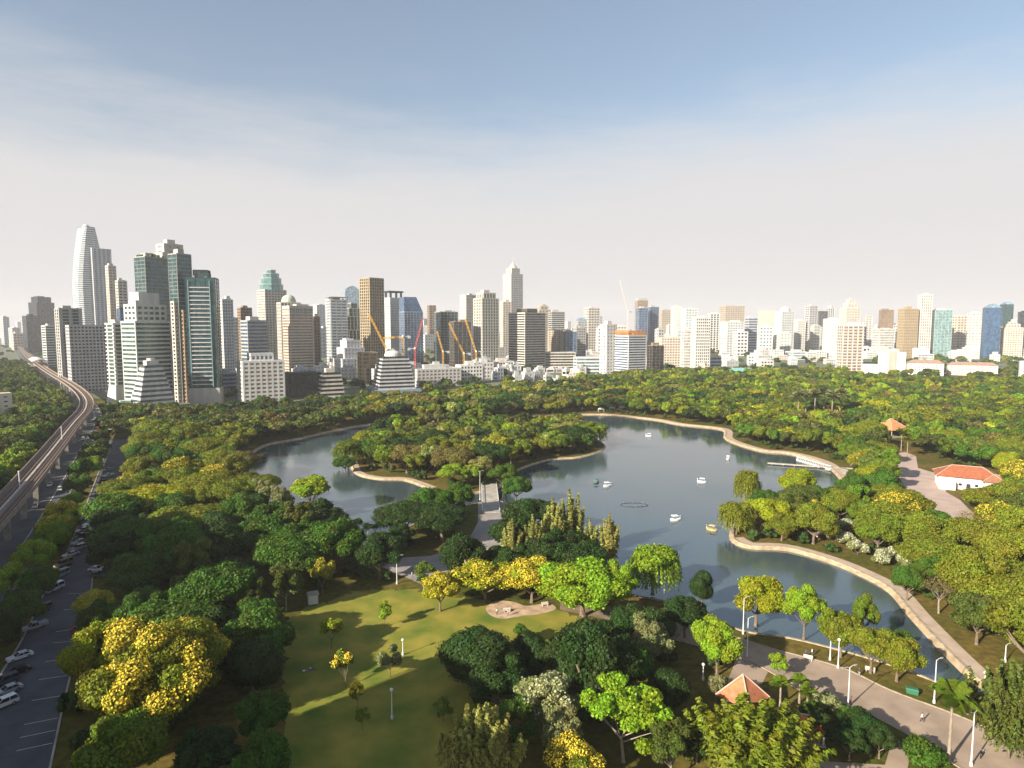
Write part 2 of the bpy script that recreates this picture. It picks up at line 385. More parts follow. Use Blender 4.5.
# viaduct centre line
VC=smooth([tuple(at(x,y,12)[:2]) for x,y in [(-300,900),(-120,640),(0,511),(25,483),(50,453),(73,424),(86,408),(84,396),(70,384),(48,371),(34,361),(23,351),(17,344)]],False,8)
rl=offset(VC,12,False); rr=offset(VC,-10.5,False)
ribbon('avenue',rl,rr,.02,ASPH)
b=MB()
for off_,dash in ((-9,1),(-5,0),(5,0),(8,1)):
    a2=offset(VC,off_+.1,False); b2=offset(VC,off_-.1,False)
    for i in range(len(VC)-1):
        if dash and i%2: continue
        strip(b,a2[i:i+2],b2[i:i+2],.03,.03)
tag(b.build('lane_markings',PAINT),kind='structure')
b=MB()
for off_ in (12,-10.5):
    a2=offset(VC,off_+.2,False); b2=offset(VC,off_-.2,False); strip(b,a2,b2,.15,.15); strip(b,a2,a2,0,.15); strip(b,b2,b2,0,.15)
tag(b.build('avenue_kerb',CONC),kind='structure')
# ---- elevated railway
via=thing('elevated_railway','curving concrete elevated railway above the avenue at the left edge','railway viaduct',(VC[0][0],VC[0][1],0))
vx,vy=VC[0]
def sh(l): return [(a-vx,b_-vy) for a,b_ in l]
Vs=sh(VC)
def vstrip(mb,o1,o2,z1,z2): strip(mb,offset(Vs,o1,False),offset(Vs,o2,False),z1,z2)
b=MB(); vstrip(b,-4.6,4.6,12,12); vstrip(b,4.6,4.6,12,11.4); vstrip(b,-4.6,-4.6,12,11.4); vstrip(b,4.6,2.2,11.4,10); vstrip(b,-4.6,-2.2,11.4,10); vstrip(b,2.2,-2.2,10,10)
b.build('deck',noisy('viaduct_concrete',(.24,.19,.155),.2,.3,.9),via)
for s in (-1,1):
    b=MB(); o=4.6*s; vstrip(b,o,o-.3*s,13.1,13.1); vstrip(b,o,o,12,13.1); vstrip(b,o-.3*s,o-.3*s,12,13.1)
    b.build('parapet',noisy('weathered_parapet',(.22,.17,.14),.3,.4,.9),via)
    b=MB(); vstrip(b,s*2.3-1.25,s*2.3+1.25,12.12,12.12); vstrip(b,s*2.3-1.25,s*2.3-1.25,12,12.12); vstrip(b,s*2.3+1.25,s*2.3+1.25,12,12.12)
    tb=b.build('track_bed',noisy('track_bed',(.10,.065,.05),.3,.5,.95),via)
    for g in (-.72,.72):
        b=MB(); c=s*2.3+g; vstrip(b,c-.06,c+.06,12.34,12.34); vstrip(b,c-.06,c-.06,12.12,12.34); vstrip(b,c+.06,c+.06,12.12,12.34)
        b.build('rail',noisy('rail_steel',(.3,.2,.15),.2,1,.5,.5),tb)
b=MB(); vstrip(b,-.35,.35,12.5,12.5); vstrip(b,-.35,-.35,12,12.5); vstrip(b,.35,.35,12,12.5); b.build('walkway',CONC,via)
acc=0
for i in range(1,len(Vs)):
    seg=math.dist(Vs[i],Vs[i-1]); acc+=seg
    if acc>27:
        acc=0; x,y=Vs[i]
        if VC[i][1]>1500: continue
        a=math.atan2(Vs[i][1]-Vs[i-1][1],Vs[i][0]-Vs[i-1][0])
        b=MB(); b.box((x,y,4.3),(1.8,1.8,8.6),a); b.box((x,y,9.2),(1.8,5,1.6),a); b.build('pier',CONC,via)
for i,(px,py) in enumerate([(20,490),(62,440)]):
    p=at(px,py,12)
    mt=tag(MB().cyl((0,0,0),.16,6.5,8).cyl((0,0,6.5),.28,.5,8).build('signal_mast',METW),['white mast standing on the railway deck near the left edge','white mast standing on the railway deck farther along the straight'][i],'mast','masts on the railway deck'); mt.location=p
# station
p=at(38,364,12); a=math.atan2(at(48,371,12).y-at(34,361,12).y,at(48,371,12).x-at(34,361,12).x)
st=thing('railway_station','white roofed elevated station straddling the railway far along the avenue','station',(p.x,p.y,0),a)
MB().box((0,0,11),(120,22,1.2)).box((0,0,9.6),(110,16,1.4)).build('platform',CONC,st)
b=MB(); arc=[(-10+20*k/8,18+3.5*math.sin(PI*k/8)) for k in range(9)]
for k in range(8):
    (y0,z0),(y1,z1)=arc[k],arc[k+1]
    b.add([(-60,y0,z0),(60,y0,z0),(60,y1,z1),(-60,y1,z1),(-60,y0,z0+.4),(60,y0,z0+.4),(60,y1,z1+.4),(-60,y1,z1+.4)],[(0,1,2,3),(7,6,5,4),(0,4,5,1),(2,6,7,3),(1,5,6,2),(0,3,7,4)])
b.build('roof',noisy('station_roof',(.55,.5,.45),.15,.1,.6),st)
for k in range(9):
    for s in (-9,9): MB().box((-56+k*14,s,14.6),(.5,.5,7)).build('roof_post',METG,st)
for k in range(4): MB().box((-45+k*30,0,4.4),(2,3,8.8)).build('pier',CONC,st)
# ================================================================ TREES
def unit(rng,n):
    v=rng.normal(size=(n,3)); return v/np.linalg.norm(v,axis=1)[:,None]
def leafquads(P,Nn,size,rng,elong=1.0,updir=None):
    """quads at P facing Nn"""
    n=len(P); Nn=Nn/np.linalg.norm(Nn,axis=1)[:,None]
    r=updir if updir is not None else unit(rng,n)
    T=np.cross(Nn,r); T/= (np.linalg.norm(T,axis=1)[:,None]+1e-6); B=np.cross(Nn,T)
    s=(size*rng.uniform(.6,1.35,n))[:,None]*.5
    T=T*s; B=B*s*elong
    bend=Nn*s*.35
    return np.stack([P-T*.9-B*.5,P+T*.55-B+bend*.3,P+T*.95+B*.6,P-T*.5+B-bend*.3],axis=1)
def crown(rng,a,b,zc,nclump,nleaf,leaf,flat=.8,rc=(.26,.42),low=-.35,rand=.8,jag=.14,spread=(.5,.8)):
    """clumped crown: half-width a, half-height b, centre zc"""
    C=[];Rr=[]
    while len(C)<nclump:
        d=unit(rng,1)[0]
        if d[2]<low: continue
        u=rng.uniform(*spread); c=np.array([d[0]*a*u,d[1]*a*u,d[2]*b*u])
        r=rng.uniform(*rc)*a
        if any(np.linalg.norm(c-q)<.45*min(r,r2) for q,r2 in zip(C,Rr)) and rng.random()<.7: continue
        C.append(c);Rr.append(r)
    C=np.array(C);Rr=np.array(Rr)
    w=Rr**2/np.sum(Rr**2); cnt=(w*nleaf*1.7).astype(int)+1
    Ps=[];Ns=[];T=[]
    for i in range(nclump):
        d=unit(rng,cnt[i]); rad=Rr[i]*(1-np.abs(rng.normal(0,jag,cnt[i]))+rng.random(cnt[i])**6*.3)
        p=C[i]+d*rad[:,None]*np.array([1,1,flat])
        dd=np.linalg.norm((p[:,None]-C[None])/np.array([1,1,flat]),axis=2)/Rr[None]
        dd[:,i]=9
        ok=(dd.min(axis=1)>.78)|(rng.random(cnt[i])<.10)
        ok&=(p[:,2]>-b*.75)|(rng.random(cnt[i])<.25)
        p=p[ok];d=d[ok]
        Ps.append(p);Ns.append(d+unit(rng,len(d))*rand)
        cb=rng.random()
        T.append(np.stack([np.clip(rng.normal(.32+.25*cb,.2,len(p)),0,1),np.clip(np.full(len(p),cb)+rng.normal(0,.2,len(p)),0,1),np.zeros(len(p)),np.ones(len(p))],axis=1))
    P=np.concatenate(Ps);Nn=np.concatenate(Ns);T=np.concatenate(T)
    P[:,2]+=zc
    return P,Nn,T,C+np.array([0,0,zc]),Rr
def trunkmesh(name,C,h0,r0,mat,rng,nl=7,lean=.04):
    b=MB(); top=Vector((rng.normal()*lean*h0,rng.normal()*lean*h0,h0))
    b.tube([(0,0,-.3),(0,0,.4),top*.5,top],[r0*1.5,r0*1.1,r0*.9,r0*.7],7)
    for c in sorted(C.tolist(),key=lambda q:-math.hypot(q[0],q[1]))[:nl]:
        c=Vector(c); m=top.lerp(c,.5)+Vector((0,0,-.08*(c-top).length)); s=top*rng.uniform(.75,1)
        b.tube([s,m,c],[r0*.5,r0*.34,r0*.12],5)
    return b.mesh(name,mat)
SPEC={}
def species(key,n,make):
    SPEC[key]=[make(np.random.default_rng(hash_(key)+i)) for i in range(n)]
def hash_(s): return sum(ord(c)*(i+3) for i,c in enumerate(s))
def std(a,b,zc,nc,nl,leaf,h0,r0,bl=0,blmat=None,barkm=None,**k):
    def f(rng):
        P,Nn,T,C,Rr=crown(rng,a,b,zc,nc,nl,leaf,**k)
        Q=leafquads(P,Nn,leaf,rng); out={'R':a,'h':zc,'top':zc+b}
        if bl:
            cl=rng.random(len(C))<.75
            idx=np.argmin(np.linalg.norm(P[:,None]-C[None],axis=2)/Rr[None],axis=1)
            m=cl[idx]&(rng.random(len(P))<bl)&(Nn[:,2]>-.35)
            PB=P[m]*1.0; PB[:,2]+=.12; d=PB-np.array([0,0,zc-b*.5]); d/=np.linalg.norm(d,axis=1)[:,None]
            QB=leafquads(PB+d*.15,Nn[m]+np.array([0,0,.3]),leaf*.95,rng)
            out['bl']=npmesh('blossom',QB,blmat)
            keep=~(m&(rng.random(len(P))<.7)); Q=Q[keep];T=T[keep]
        out['crown']=npmesh('crown',Q,LEAF,{'tint':T})
        out['trunk']=trunkmesh('trunk',C,h0,r0,barkm or BARK,rng)
        return out
    return f
species('dome',4,std(6,5,7.4,22,12710,0.35,3.2,.32,rc=(.22,.36),low=-.5))
species('rain',3,std(10,4.4,8.2,38,19375,0.41,3.6,.55,flat=.62,rc=(.2,.3),low=.0,spread=(.4,.85)))
species('broad',3,std(8,5.0,7.6,30,17050,0.38,3.2,.45,flat=.78,rc=(.2,.32),low=-.35))
species('bigflower',1,std(12.5,7.5,9.0,95,70000,.36,3.6,.6,bl=.5,blmat=YB,rc=(.13,.24),jag=.2,spread=(.45,.92),low=-.35))
species('airy',3,std(5,5.4,8.0,46,11500,0.33,4.0,.22,barkm=PBARK,rc=(.15,.27),rand=.9,jag=.22,spread=(.3,.95),low=-.6))
species('upright',3,std(4.2,6,8.6,18,8680,0.36,3.5,.26,rc=(.3,.45)))
species('dense',2,std(6,5.6,6.6,14,18600,0.36,2.0,.35,rc=(.4,.55),jag=.06,rand=.45,spread=(.4,.6),low=-.7))
species('flower',3,std(7,5.4,8.4,30,17825,0.32,3.4,.38,bl=.5,blmat=YB,rc=(.2,.34)))
species('halfflower',2,std(6.5,5,8.2,26,14725,0.32,3.4,.34,bl=.2,blmat=YB,rc=(.2,.34)))
species('pale',2,std(6,5.0,7.6,30,10075,0.35,3.4,.26,bl=.16,blmat=WB,barkm=PBARK,rc=(.18,.3),rand=.8,jag=.2,spread=(.4,.92)))
species('small',3,std(2.4,2.6,4.0,10,2325,0.27,1.8,.1,rc=(.3,.45),rand=.8,jag=.18))
species('smallflower',2,std(2.4,3.0,4.2,11,2480,0.27,1.8,.1,bl=.6,blmat=YB,rc=(.25,.42),rand=.8,jag=.2))
species('sparse',2,std(2.2,2.2,3.2,9,651,0.21,1.6,.07,rc=(.25,.4),rand=1,jag=.3))
species('shrub',3,std(2.2,1.5,1.2,9,2325,0.27,.5,.08,rc=(.35,.5),low=-.2))
species('whiteshrub',2,std(2.6,1.9,1.5,12,2945,0.27,.5,.08,bl=.42,blmat=WB,rc=(.3,.45),low=-.2))
def willow(rng):
    a,zc=5,8.0
    P,Nn,T,C,Rr=crown(rng,a,4.4,zc,16,4200,.4,flat=.8,rc=(.25,.4),low=-.1,rand=.8)
    Q=[leafquads(P,Nn,.4,rng)];Ts=[T]
    for k in range(240):                       # hanging tresses
        an=rng.uniform(0,2*PI); rr=a*rng.uniform(.55,1.02); z0=zc+rng.uniform(-1.0,2.0)*(1.2-rr/a); L_=rng.uniform(2,5.5)
        n=int(L_*4.5); t=np.linspace(0,1,n)
        p=np.stack([np.cos(an)*(rr+t*.5),np.sin(an)*(rr+t*.5),np.maximum(z0-t*L_,.8)],axis=1)+rng.normal(0,.1,(n,3))
        d=np.stack([np.full(n,math.cos(an)),np.full(n,math.sin(an)),np.full(n,.15)],axis=1)+unit(rng,n)*.6
        Q.append(leafquads(p,d,.3,rng,1.7,np.tile([0,0,1.],(n,1)))); cb=rng.random()
        Ts.append(np.stack([np.clip(rng.normal(.4,.2,n),0,1),np.full(n,cb),np.zeros(n),np.ones(n)],axis=1))
    return {'R':a,'h':6.5,'top':12.4,'crown':npmesh('crown',np.concatenate(Q),LEAF,{'tint':np.concatenate(Ts)}),'trunk':trunkmesh('trunk',C,4,.28,BARK,rng)}
species('willow',2,willow)
def casuarina(nplume,R0,Hh,lean):
    def f(rng):
        Q=[];Ts=[];tips=[]
        for k in range(nplume):
            an=rng.uniform(0,2*PI); rr=R0*math.sqrt(rng.random())*.8; hh=Hh*(1-.45*(rr/R0)**1.5)*rng.uniform(.8,1.05)
            base=np.array([math.cos(an)*rr*.55,math.sin(an)*rr*.55,hh*.25]); tip=np.array([math.cos(an)*rr*(1+lean),math.sin(an)*rr*(1+lean),hh])
            n=int(260*hh/14); t=rng.random(n)**.8
            wdt=(1-t)**.7*R0*.30+.10; ax=base+(tip-base)*t[:,None]
            d=unit(rng,n); d[:,2]*=.25
            p=ax+d*wdt[:,None]*rng.uniform(.5,1.1,n)[:,None]
            out=d+np.array([0,0,.15])+unit(rng,n)*.5
            up=(tip-base)/np.linalg.norm(tip-base)+d*.5
            Q.append(leafquads(p,out,.26,rng,2.6,np.cross(out,up))); cb=rng.random(); tips.append((base+tip)/2)
            Ts.append(np.stack([np.clip(rng.normal(.35+.2*cb,.22,n),0,1),np.full(n,cb),np.zeros(n),np.ones(n)],axis=1))
        return {'R':R0,'h':Hh*.55,'top':Hh,'crown':npmesh('crown',np.concatenate(Q),LEAF,{'tint':np.concatenate(Ts)}),'trunk':trunkmesh('trunk',np.array(tips),Hh*.3,.25,BARK,rng)}
    return f
species('casuarina',3,casuarina(26,4.0,14,.15))
species('bushcas',2,casuarina(80,8.0,13,.35))
def palm(h,nf,fl,droop,wid=.55):
    def f(rng):
        Q=[];Ts=[]
        for k in range(nf):
            an=2*PI*k/nf*1.0+rng.uniform(-.2,.2); el=rng.uniform(-.1,1.15); n=40
            t=np.linspace(.05,1,n); L_=fl*rng.uniform(.85,1.1)
            hx=L_*t*math.cos(el)*(1-.15*t); z=h+L_*t*math.sin(el)-droop*L_*t**2
            for s in (-1,1):
                ax=np.stack([np.cos(an)*hx,np.sin(an)*hx,z],axis=1); side=np.array([-math.sin(an),math.cos(an),0])*s
                w_=wid*np.sin(PI*np.clip(t*.93+.07,0,1))+.1
                tip=ax+side*w_[:,None]*2+np.array([math.cos(an),math.sin(an),0])*.35+np.array([0,0,-1])*w_[:,None]*.9
                q=np.stack([ax-[0,0,.0],ax+np.array([math.cos(an),math.sin(an),0])*.2,tip+np.array([0,0,.04]),tip],axis=1)
                Q.append(q); Ts.append(np.stack([np.clip(rng.normal(.45,.2,n),0,1),np.full(n,rng.random()),np.zeros(n),np.ones(n)],axis=1))
        b=MB(); b.tube([(0,0,-.2),(0.05,0,h*.3),(.1,0,h*.7),(0,0,h*.93)],[.34,.25,.22,.18],8); tr=b.mesh('trunk',PBARK)
        return {'R':fl*.9,'h':h,'top':h+1.5,'crown':npmesh('crown',np.concatenate(Q),LEAF,{'tint':np.concatenate(Ts)}),'trunk':tr}
    return f
species('palm',2,palm(13,26,4.9,.5,.7))
species('smallpalm',2,palm(6.5,16,2.8,.45,.4))
def bare(rng):
    b=MB(); b.tube([(0,0,-.2),(0,.1,2.5),(.1,0,4.2)],[.2,.16,.12],6)
    tips=[]
    for k in range(9):
        an=rng.uniform(0,2*PI); p1=Vector((math.cos(an)*1.4,math.sin(an)*1.4,5.2+rng.random()*1.6)); b.tube([(.05,0,3.2+rng.random()),p1],[.08,.04],4)
        for j in range(5):
            p2=p1+Vector((rng.normal()*1.0,rng.normal()*1.0,.9+rng.random()*1.5)); b.tube([p1,p2],[.035,.015],3); tips.append(p2)
    P=np.array([t[:] for t in tips for _ in range(26)])+rng.normal(0,.5,(len(tips)*26,3)); n=len(P)
    Q=leafquads(P,unit(rng,n),.2,rng); T=np.stack([rng.random(n),rng.random(n),np.zeros(n),np.ones(n)],axis=1)
    return {'R':2.6,'h':6,'top':8.5,'crown':npmesh('crown',Q,LEAF,{'tint':T}),'trunk':b.mesh('trunk',PBARK)}
species('bare',2,bare)
NAME={'dome':'round_tree','rain':'rain_tree','broad':'broad_tree','airy':'airy_tree','upright':'tall_tree','dense':'dense_tree','flower':'yellow_flowering_tree','bigflower':'yellow_flowering_tree','halfflower':'yellow_flowering_tree','pale':'white_flowering_tree','small':'small_tree','smallflower':'small_flowering_tree','sparse':'sapling','shrub':'shrub','whiteshrub':'flowering_shrub','willow':'willow_tree','casuarina':'casuarina_tree','bushcas':'casuarina_tree','palm':'royal_palm','smallpalm':'palm','bare':'bare_tree'}
CATN=lambda k:'palm' if 'palm' in k else 'shrub' if 'shrub' in k else 'tree'
# true leaf colours
C_DK=(.026,.058,.007); C_GR=(.052,.115,.007); C_MD=(.11,.165,.008); C_OL=(.145,.172,.009); C_YG=(.25,.275,.008); C_LT=(.19,.29,.011); C_TAN=(.25,.265,.06); C_BR=(.15,.135,.03); C_PALE=(.20,.22,.08); C_DO=(.085,.11,.014)
CN={C_DK:'dark green',C_GR:'mid green',C_MD:'leaf green',C_OL:'olive',C_YG:'yellow green',C_LT:'bright green',C_TAN:'tawny',C_BR:'russet brown',C_PALE:'pale green',C_DO:'dull olive green'}
KN={'dome':'round-crowned tree','rain':'wide rain tree','broad':'broad spreading tree','airy':'loose airy tree','upright':'tall narrow tree','dense':'dense round tree','flower':'yellow-blossomed tree','halfflower':'yellow-flecked tree','pale':'tree flecked with white blossom','small':'small tree','smallflower':'small yellow-blossomed tree','sparse':'sapling','shrub':'shrub','whiteshrub':'white-flowering shrub','willow':'drooping willow','casuarina':'feathery casuarina','bushcas':'bushy casuarina','palm':'tall palm','smallpalm':'small palm','bare':'thin half-bare tree'}
TREES=[]    # (x,y,R)
AUTO=[]     # objects waiting for an automatic label
trng=random.Random(11)
def plant(kind,x,y,Rw,hscale,col,label=None,where=None,group=None):
    v=trng.choice(SPEC[kind]); s=Rw/v['R']; sz=s*hscale
    t=thing(NAME[kind],label or '',CATN(kind),(x,y,0),trng.uniform(0,2*PI),group)
    t.scale=(s,s,sz)
    j=trng.uniform(.88,1.12); c=(col[0]*j*trng.uniform(.93,1.07),col[1]*j,col[2]*j,1)
    o=obj('trunk',v['trunk'],t); o=obj('crown',v['crown'],t); o.color=c
    if 'bl' in v: obj('blossom',v['bl'],t)
    TREES.append((x,y,Rw))
    if label is None: AUTO.append([t,CN[col]+' '+KN[kind],where,x,y])
    return t
def T(kind,cx,cy,rpx,hc,col,label=None,hs=None,group=None):
    """a tree whose crown centre is seen at (cx,cy), rpx wide each way, the centre hc metres above the ground"""
    p=atD(cx,cy,1); d=ray(cx,cy); t=(hc-H)/d[2]; x,y=d[0]*t,d[1]*t
    Rw=rpx*y/F; v=SPEC[kind][0]
    hsc=hs or (hc/v['h'])/(Rw/v['R'])
    return plant(kind,x,y,Rw,hsc,col,label,None,group)
# ---- trees one would name first
T('bigflower',158,668,72,9.5,C_OL,'largest golden-yellow blossomed tree, beside the service road, bottom left corner')
T('broad',98,652,36,8,C_YG,'yellow-green tree leaning over the service road, left of the golden blossomed one')
T('broad',125,745,48,7,C_MD,'leaf green tree below the great golden one, at the bottom edge')
T('dense',252,664,29,6,C_DK,'dark round tree right of the great golden blossomed tree')
T('dome',262,712,28,6,C_GR,'dark green tree on the left edge of the lawn, upper of two')
T('dome',264,757,30,6,C_GR,'dark green tree on the lawn edge, lower of two, at the bottom edge')
T('dome',207,752,32,6,C_DK,'dark green tree at the bottom edge between the golden tree and the lawn')
T('dense',478,654,39,6.5,C_DK,'very dense dark green round tree in the middle of the lawn edge')
T('small',390,657,13,4.2,C_PALE,'small pale green tree alone on the lit lawn')
T('smallflower',345,664,13,4.6,C_OL,'small yellow-flowered tree at the end of the sunlit streak on the lawn')
T('smallflower',357,692,8,3,C_OL,'tiny yellow-flowered tree just below the other on the lawn streak')
T('small',331,629,11,4.5,C_YG,'small yellow-green tree at the upper left of the lawn')
T('small',384,611,9,3.8,C_LT,'small bright tree at the upper edge of the lawn, below the plaza')
T('halfflower',322,572,14,6,C_OL,'small tree topped with yellow blossom left of the plaza')
T('sparse',362,716,9,2.6,C_MD,'thin sapling in the shade of the lawn')
T('sparse',443,708,14,2.6,C_MD,'wispy low sapling on the shaded lawn below the dense round tree')
T('halfflower',440,588,23,6,C_YG,'small yellow-green tree leftmost of the bright row above the lawn')
T('halfflower',485,578,34,6.5,C_YG,'yellow-blossomed tree second from left in the bright row above the lawn')
T('flower',532,576,33,7,C_YG,'yellow-blossomed tree third from left in the bright row above the lawn')
T('broad',583,584,50,8,C_LT,'largest bright green spreading tree in the row above the lawn')
T('dome',618,580,20,8,C_LT,'bright green tree at the right end of the row above the lawn')
T('small',521,632,9,3,C_GR,'little dark tree by the picnic clearing')
for i,(x,y,r) in enumerate([(512,540,13),(533,538,13),(553,532,16),(571,528,17),(590,538,12),(609,538,14)]):
    T('casuarina',x,y,r,9.5,C_TAN,['first','second','third','fourth','fifth','sixth'][i]+' tawny casuarina from the left of the row by the central shore',hs=1.25,group='casuarinas by the central shore')
T('willow',653,568,27,7,C_LT,'light green drooping tree standing at the water right of the casuarinas')
T('dense',702,586,13,5,C_DK,'small dark round tree alone at the water edge')
T('broad',757,596,30,7,C_YG,'yellow-green domed tree by the channel, leftmost beside the right path')
T('dome',805,606,22,7.5,C_LT,'bright green tree with pale trunk second along the channel by the path')
T('dome',842,628,24,6.5,C_OL,'olive green tree third along the channel by the path')
T('dome',872,645,24,6,C_OL,'olive green tree fourth along the channel by the path')
T('broad',898,655,25,5.5,C_OL,'low olive tree fifth along the channel by the path')
T('dome',865,612,14,6,C_MD,'small leafy tree leaning over the channel behind the path trees')
T('small',900,640,13,4,C_GR,'small green tree close to the channel water behind the path row')
T('palm',953,688,26,12.5,C_MD,'tall palm beside the right path near the bottom right corner',hs=1.0)
T('bushcas',1012,706,40,9,C_DO,'tall dull green casuarina filling the right edge beside the path',hs=1.7)
T('airy',650,640,25,8,C_PALE,'pale-topped airy tree in the grove right of the clearing')
T('dome',718,640,27,7.5,C_LT,'bright green tree above the orange pavilion roof')
T('pale',545,698,34,7,C_PALE,'pale tree flecked with white blossom at the bottom centre')
T('airy',624,712,43,8.5,C_LT,'large airy light green tree with visible limbs at the bottom centre')
T('bushcas',755,744,74,7.5,C_OL,'large bushy olive casuarina at the bottom edge below the orange pavilion')
T('bushcas',482,752,46,9,C_TAN,'tawny plumed casuarina at the bottom edge right of the lawn')
T('airy',560,735,24,7,C_PALE,'pale airy tree at the bottom centre left of the large airy light green one')
T('dome',515,722,24,6,C_GR,'mid green tree behind the tawny plumed casuarina at the bottom')
T('flower',575,765,34,6,C_OL,'yellow-blossomed tree at the bottom edge between the two casuarinas')
T('dome',628,664,27,7,C_GR,'mid green round tree in the grove behind the big airy tree')
T('dense',570,658,30,5.5,C_DK,'dark tree in shade right of the dense round one')
T('dense',530,652,22,5,C_DK,'dark tree in shade touching the dense round one')
T('dome',600,640,24,5.5,C_DK,'dark tree in shade below the picnic clearing')
T('dome',685,612,24,6,C_DK,'dark spreading tree on the near shore right of the casuarinas')
T('dense',668,690,24,5,C_DK,'dark tree in the shade left of the garden path')
T('airy',672,745,26,6,C_DO,'thin dark speckled tree between the airy tree and the casuarina')
T('small',716,686,12,3.5,C_PALE,'small cream-flowered tree left of the orange pavilion roof')
T('small',779,662,9,3.5,C_LT,'small bright tree in the grass triangle by the path')
for i,(x,y) in enumerate([(781,682),(800,680),(808,690)]): T('smallpalm',x,y,11,4.6,C_MD,['left','middle','right'][i]+' one of the small palms clumped below the path by the pavilion',group='small palms by the pavilion')
T('broad',860,725,26,3,C_DK,'low dark shrubbery tree in the shaded garden below the path')
for i,(x,y,r) in enumerate([(822,727,17),(880,740,17),(850,742,18)]): T('dome',x,y,r,3.2,C_DK,['left','right','middle'][i]+' one of three low dark trees in the shaded garden under the path')
T('shrub',830,705,13,1.3,C_PALE,'pale shrub in the shaded garden bed')
T('shrub',846,718,12,1.3,C_GR,'green shrub in the middle of the shaded garden')
T('shrub',812,712,12,1.3,C_GR,'green shrub at the left of the shaded garden')
T('shrub',925,755,22,1.3,C_GR,'green shrub at the bottom edge by the palm')
for i,(x,y,r,k,c,lb) in enumerate([(62,512,17,'halfflower',C_YG,'yellow-flecked tree on the median, highest bright one left of the parked row'),(88,466,14,'dome',C_LT,'bright round tree on the median near the top of the service road'),(78,484,14,'broad',C_GR,'dark green median tree below the bright round one'),(52,535,20,'broad',C_LT,'bright green median tree left of the parked row, upper one'),(32,556,20,'broad',C_LT,'bright green median tree left of the parked row, lower one'),(12,580,20,'dome',C_LT,'bright median tree at the left edge above the silver pickup'),(40,580,18,'dome',C_GR,'mid green median tree shading the vans'),(20,610,22,'dome',C_GR,'mid green median tree left of the silver pickup'),(-6,628,22,'broad',C_DK,'dark median tree cut by the left edge'),(100,446,10,'dome',C_DK,'small dark median tree at the head of the service road')]):
    T('broad' if k=='x' else k,x,y,r,6.5,c,lb)
# lake side left
T('rain',205,486,44,8,C_OL,'wide sunlit olive rain tree left of the left arm of the lake')
T('rain',150,500,40,8,C_YG,'wide sunlit yellow-green rain tree beside the service road')
T('rain',180,520,44,7.5,C_OL,'wide olive rain tree in front of the pair beside the service road')
T('rain',238,462,26,8,C_BR,'russet-topped rain tree at the left arm of the lake')
T('halfflower',222,477,14,9,C_OL,'yellow-flecked tree rising from the olive rain trees')
T('airy',264,492,15,8.5,C_PALE,'pale airy tree on the shore, first left of the water')
T('airy',281,500,14,9,C_PALE,'pale airy tree on the shore beside the bright one')
T('upright',310,488,19,9,C_LT,'tall bright green tree at the shore of the left arm')
T('dome',316,515,27,8,C_DK,'tall dark tree in front of the bright one by the left arm')
for i,(x,y) in enumerate([(356,517),(368,521),(380,519)]): T('palm',x,y,9,10,C_DK,['left','middle','right'][i]+' one of three palms standing before the water of the left arm',hs=1.0,group='palms before the left arm')
T('rain',405,516,33,7,C_DK,'wide dark tree at the near shore left of the plaza')
T('rain',442,520,34,7,C_DK,'wide dark tree overhanging the left edge of the plaza')
T('broad',430,500,24,7,C_GR,'dark green tree behind the pair left of the plaza')
T('broad',530,512,30,7,C_DK,'wide dark tree at the lakeshore right of the footbridge')
T('dome',516,486,16,7,C_GR,'dark green tree on the shore at the right end of the footbridge')
T('dome',503,474,17,7,C_GR,'bright round tree on the island beside the footbridge')
T('smallpalm',424,578,9,4,C_GR,'small palm at the lower corner of the plaza')
T('small',425,570,10,3.5,C_MD,'small round tree at the lower corner of the plaza')
T('willow',348,451,16,7,C_MD,'drooping tree at the left tip of the island')
T('dome',345,462,12,5,C_GR,'round dark tree at the water on the left tip of the island')
T('upright',452,472,15,7,C_LT,'bright green round tree in the island front row')
T('upright',478,466,14,8,C_TAN,'tawny green tree in the island front row')
T('willow',592,432,14,8,C_MD,'leafy tree on the pointed right tip of the island')
T('upright',563,430,16,9,C_TAN,'tawny tree near the right tip of the island')
T('palm',511,455,8,10,C_OL,'palm standing on the island shore facing the main lake',hs=1)
# right peninsula
T('broad',762,512,30,7,C_YG,'large yellow-green tree at the tip of the right peninsula')
T('willow',737,517,17,6,C_OL,'weeping olive tree overhanging the tip of the right peninsula')
T('willow',748,487,13,8,C_OL,'drooping tree behind the peninsula tip')
T('broad',798,482,21,8,C_YG,'yellow-green tree on the upper side of the right peninsula')
T('upright',812,512,15,7,C_MD,'leafy tree in the middle of the right peninsula')
for i,(x,y) in enumerate([(826,532),(836,536),(847,541),(858,549),(880,558),(893,556),(903,562),(846,527)]):
    T('whiteshrub',x,y,10,1.8,C_PALE,'x',group='white-flowering shrubs above the far channel path')
ws=[o for o in COL.objects if o.name.startswith('flowering_shrub') and o.parent is None]
ws.sort(key=lambda o:o.location.x/o.location.y)
ORD=['first','second','third','fourth','fifth','sixth','seventh','eighth','ninth','tenth','eleventh','twelfth','thirteenth','fourteenth','fifteenth','sixteenth','seventeenth','eighteenth','nineteenth','twentieth']
for i,o in enumerate(ws): o['label']=ORD[i]+' white-flowering shrub from the left in the row above the far channel path'
T('dome',908,578,16,6,C_GR,'bright leafy green tree where the far channel path bends')
T('bare',940,590,14,6,C_BR,'brown half-bare tree above the bend of the far channel path')
for i,(x,y) in enumerate([(798,408),(806,406),(815,407),(824,405),(832,408),(840,406)]): T('palm',x,y,10,12,C_PALE,ORD[i]+' pale palm from the left of the stand beyond the far shore',hs=1,group='pale palms beyond the far shore')
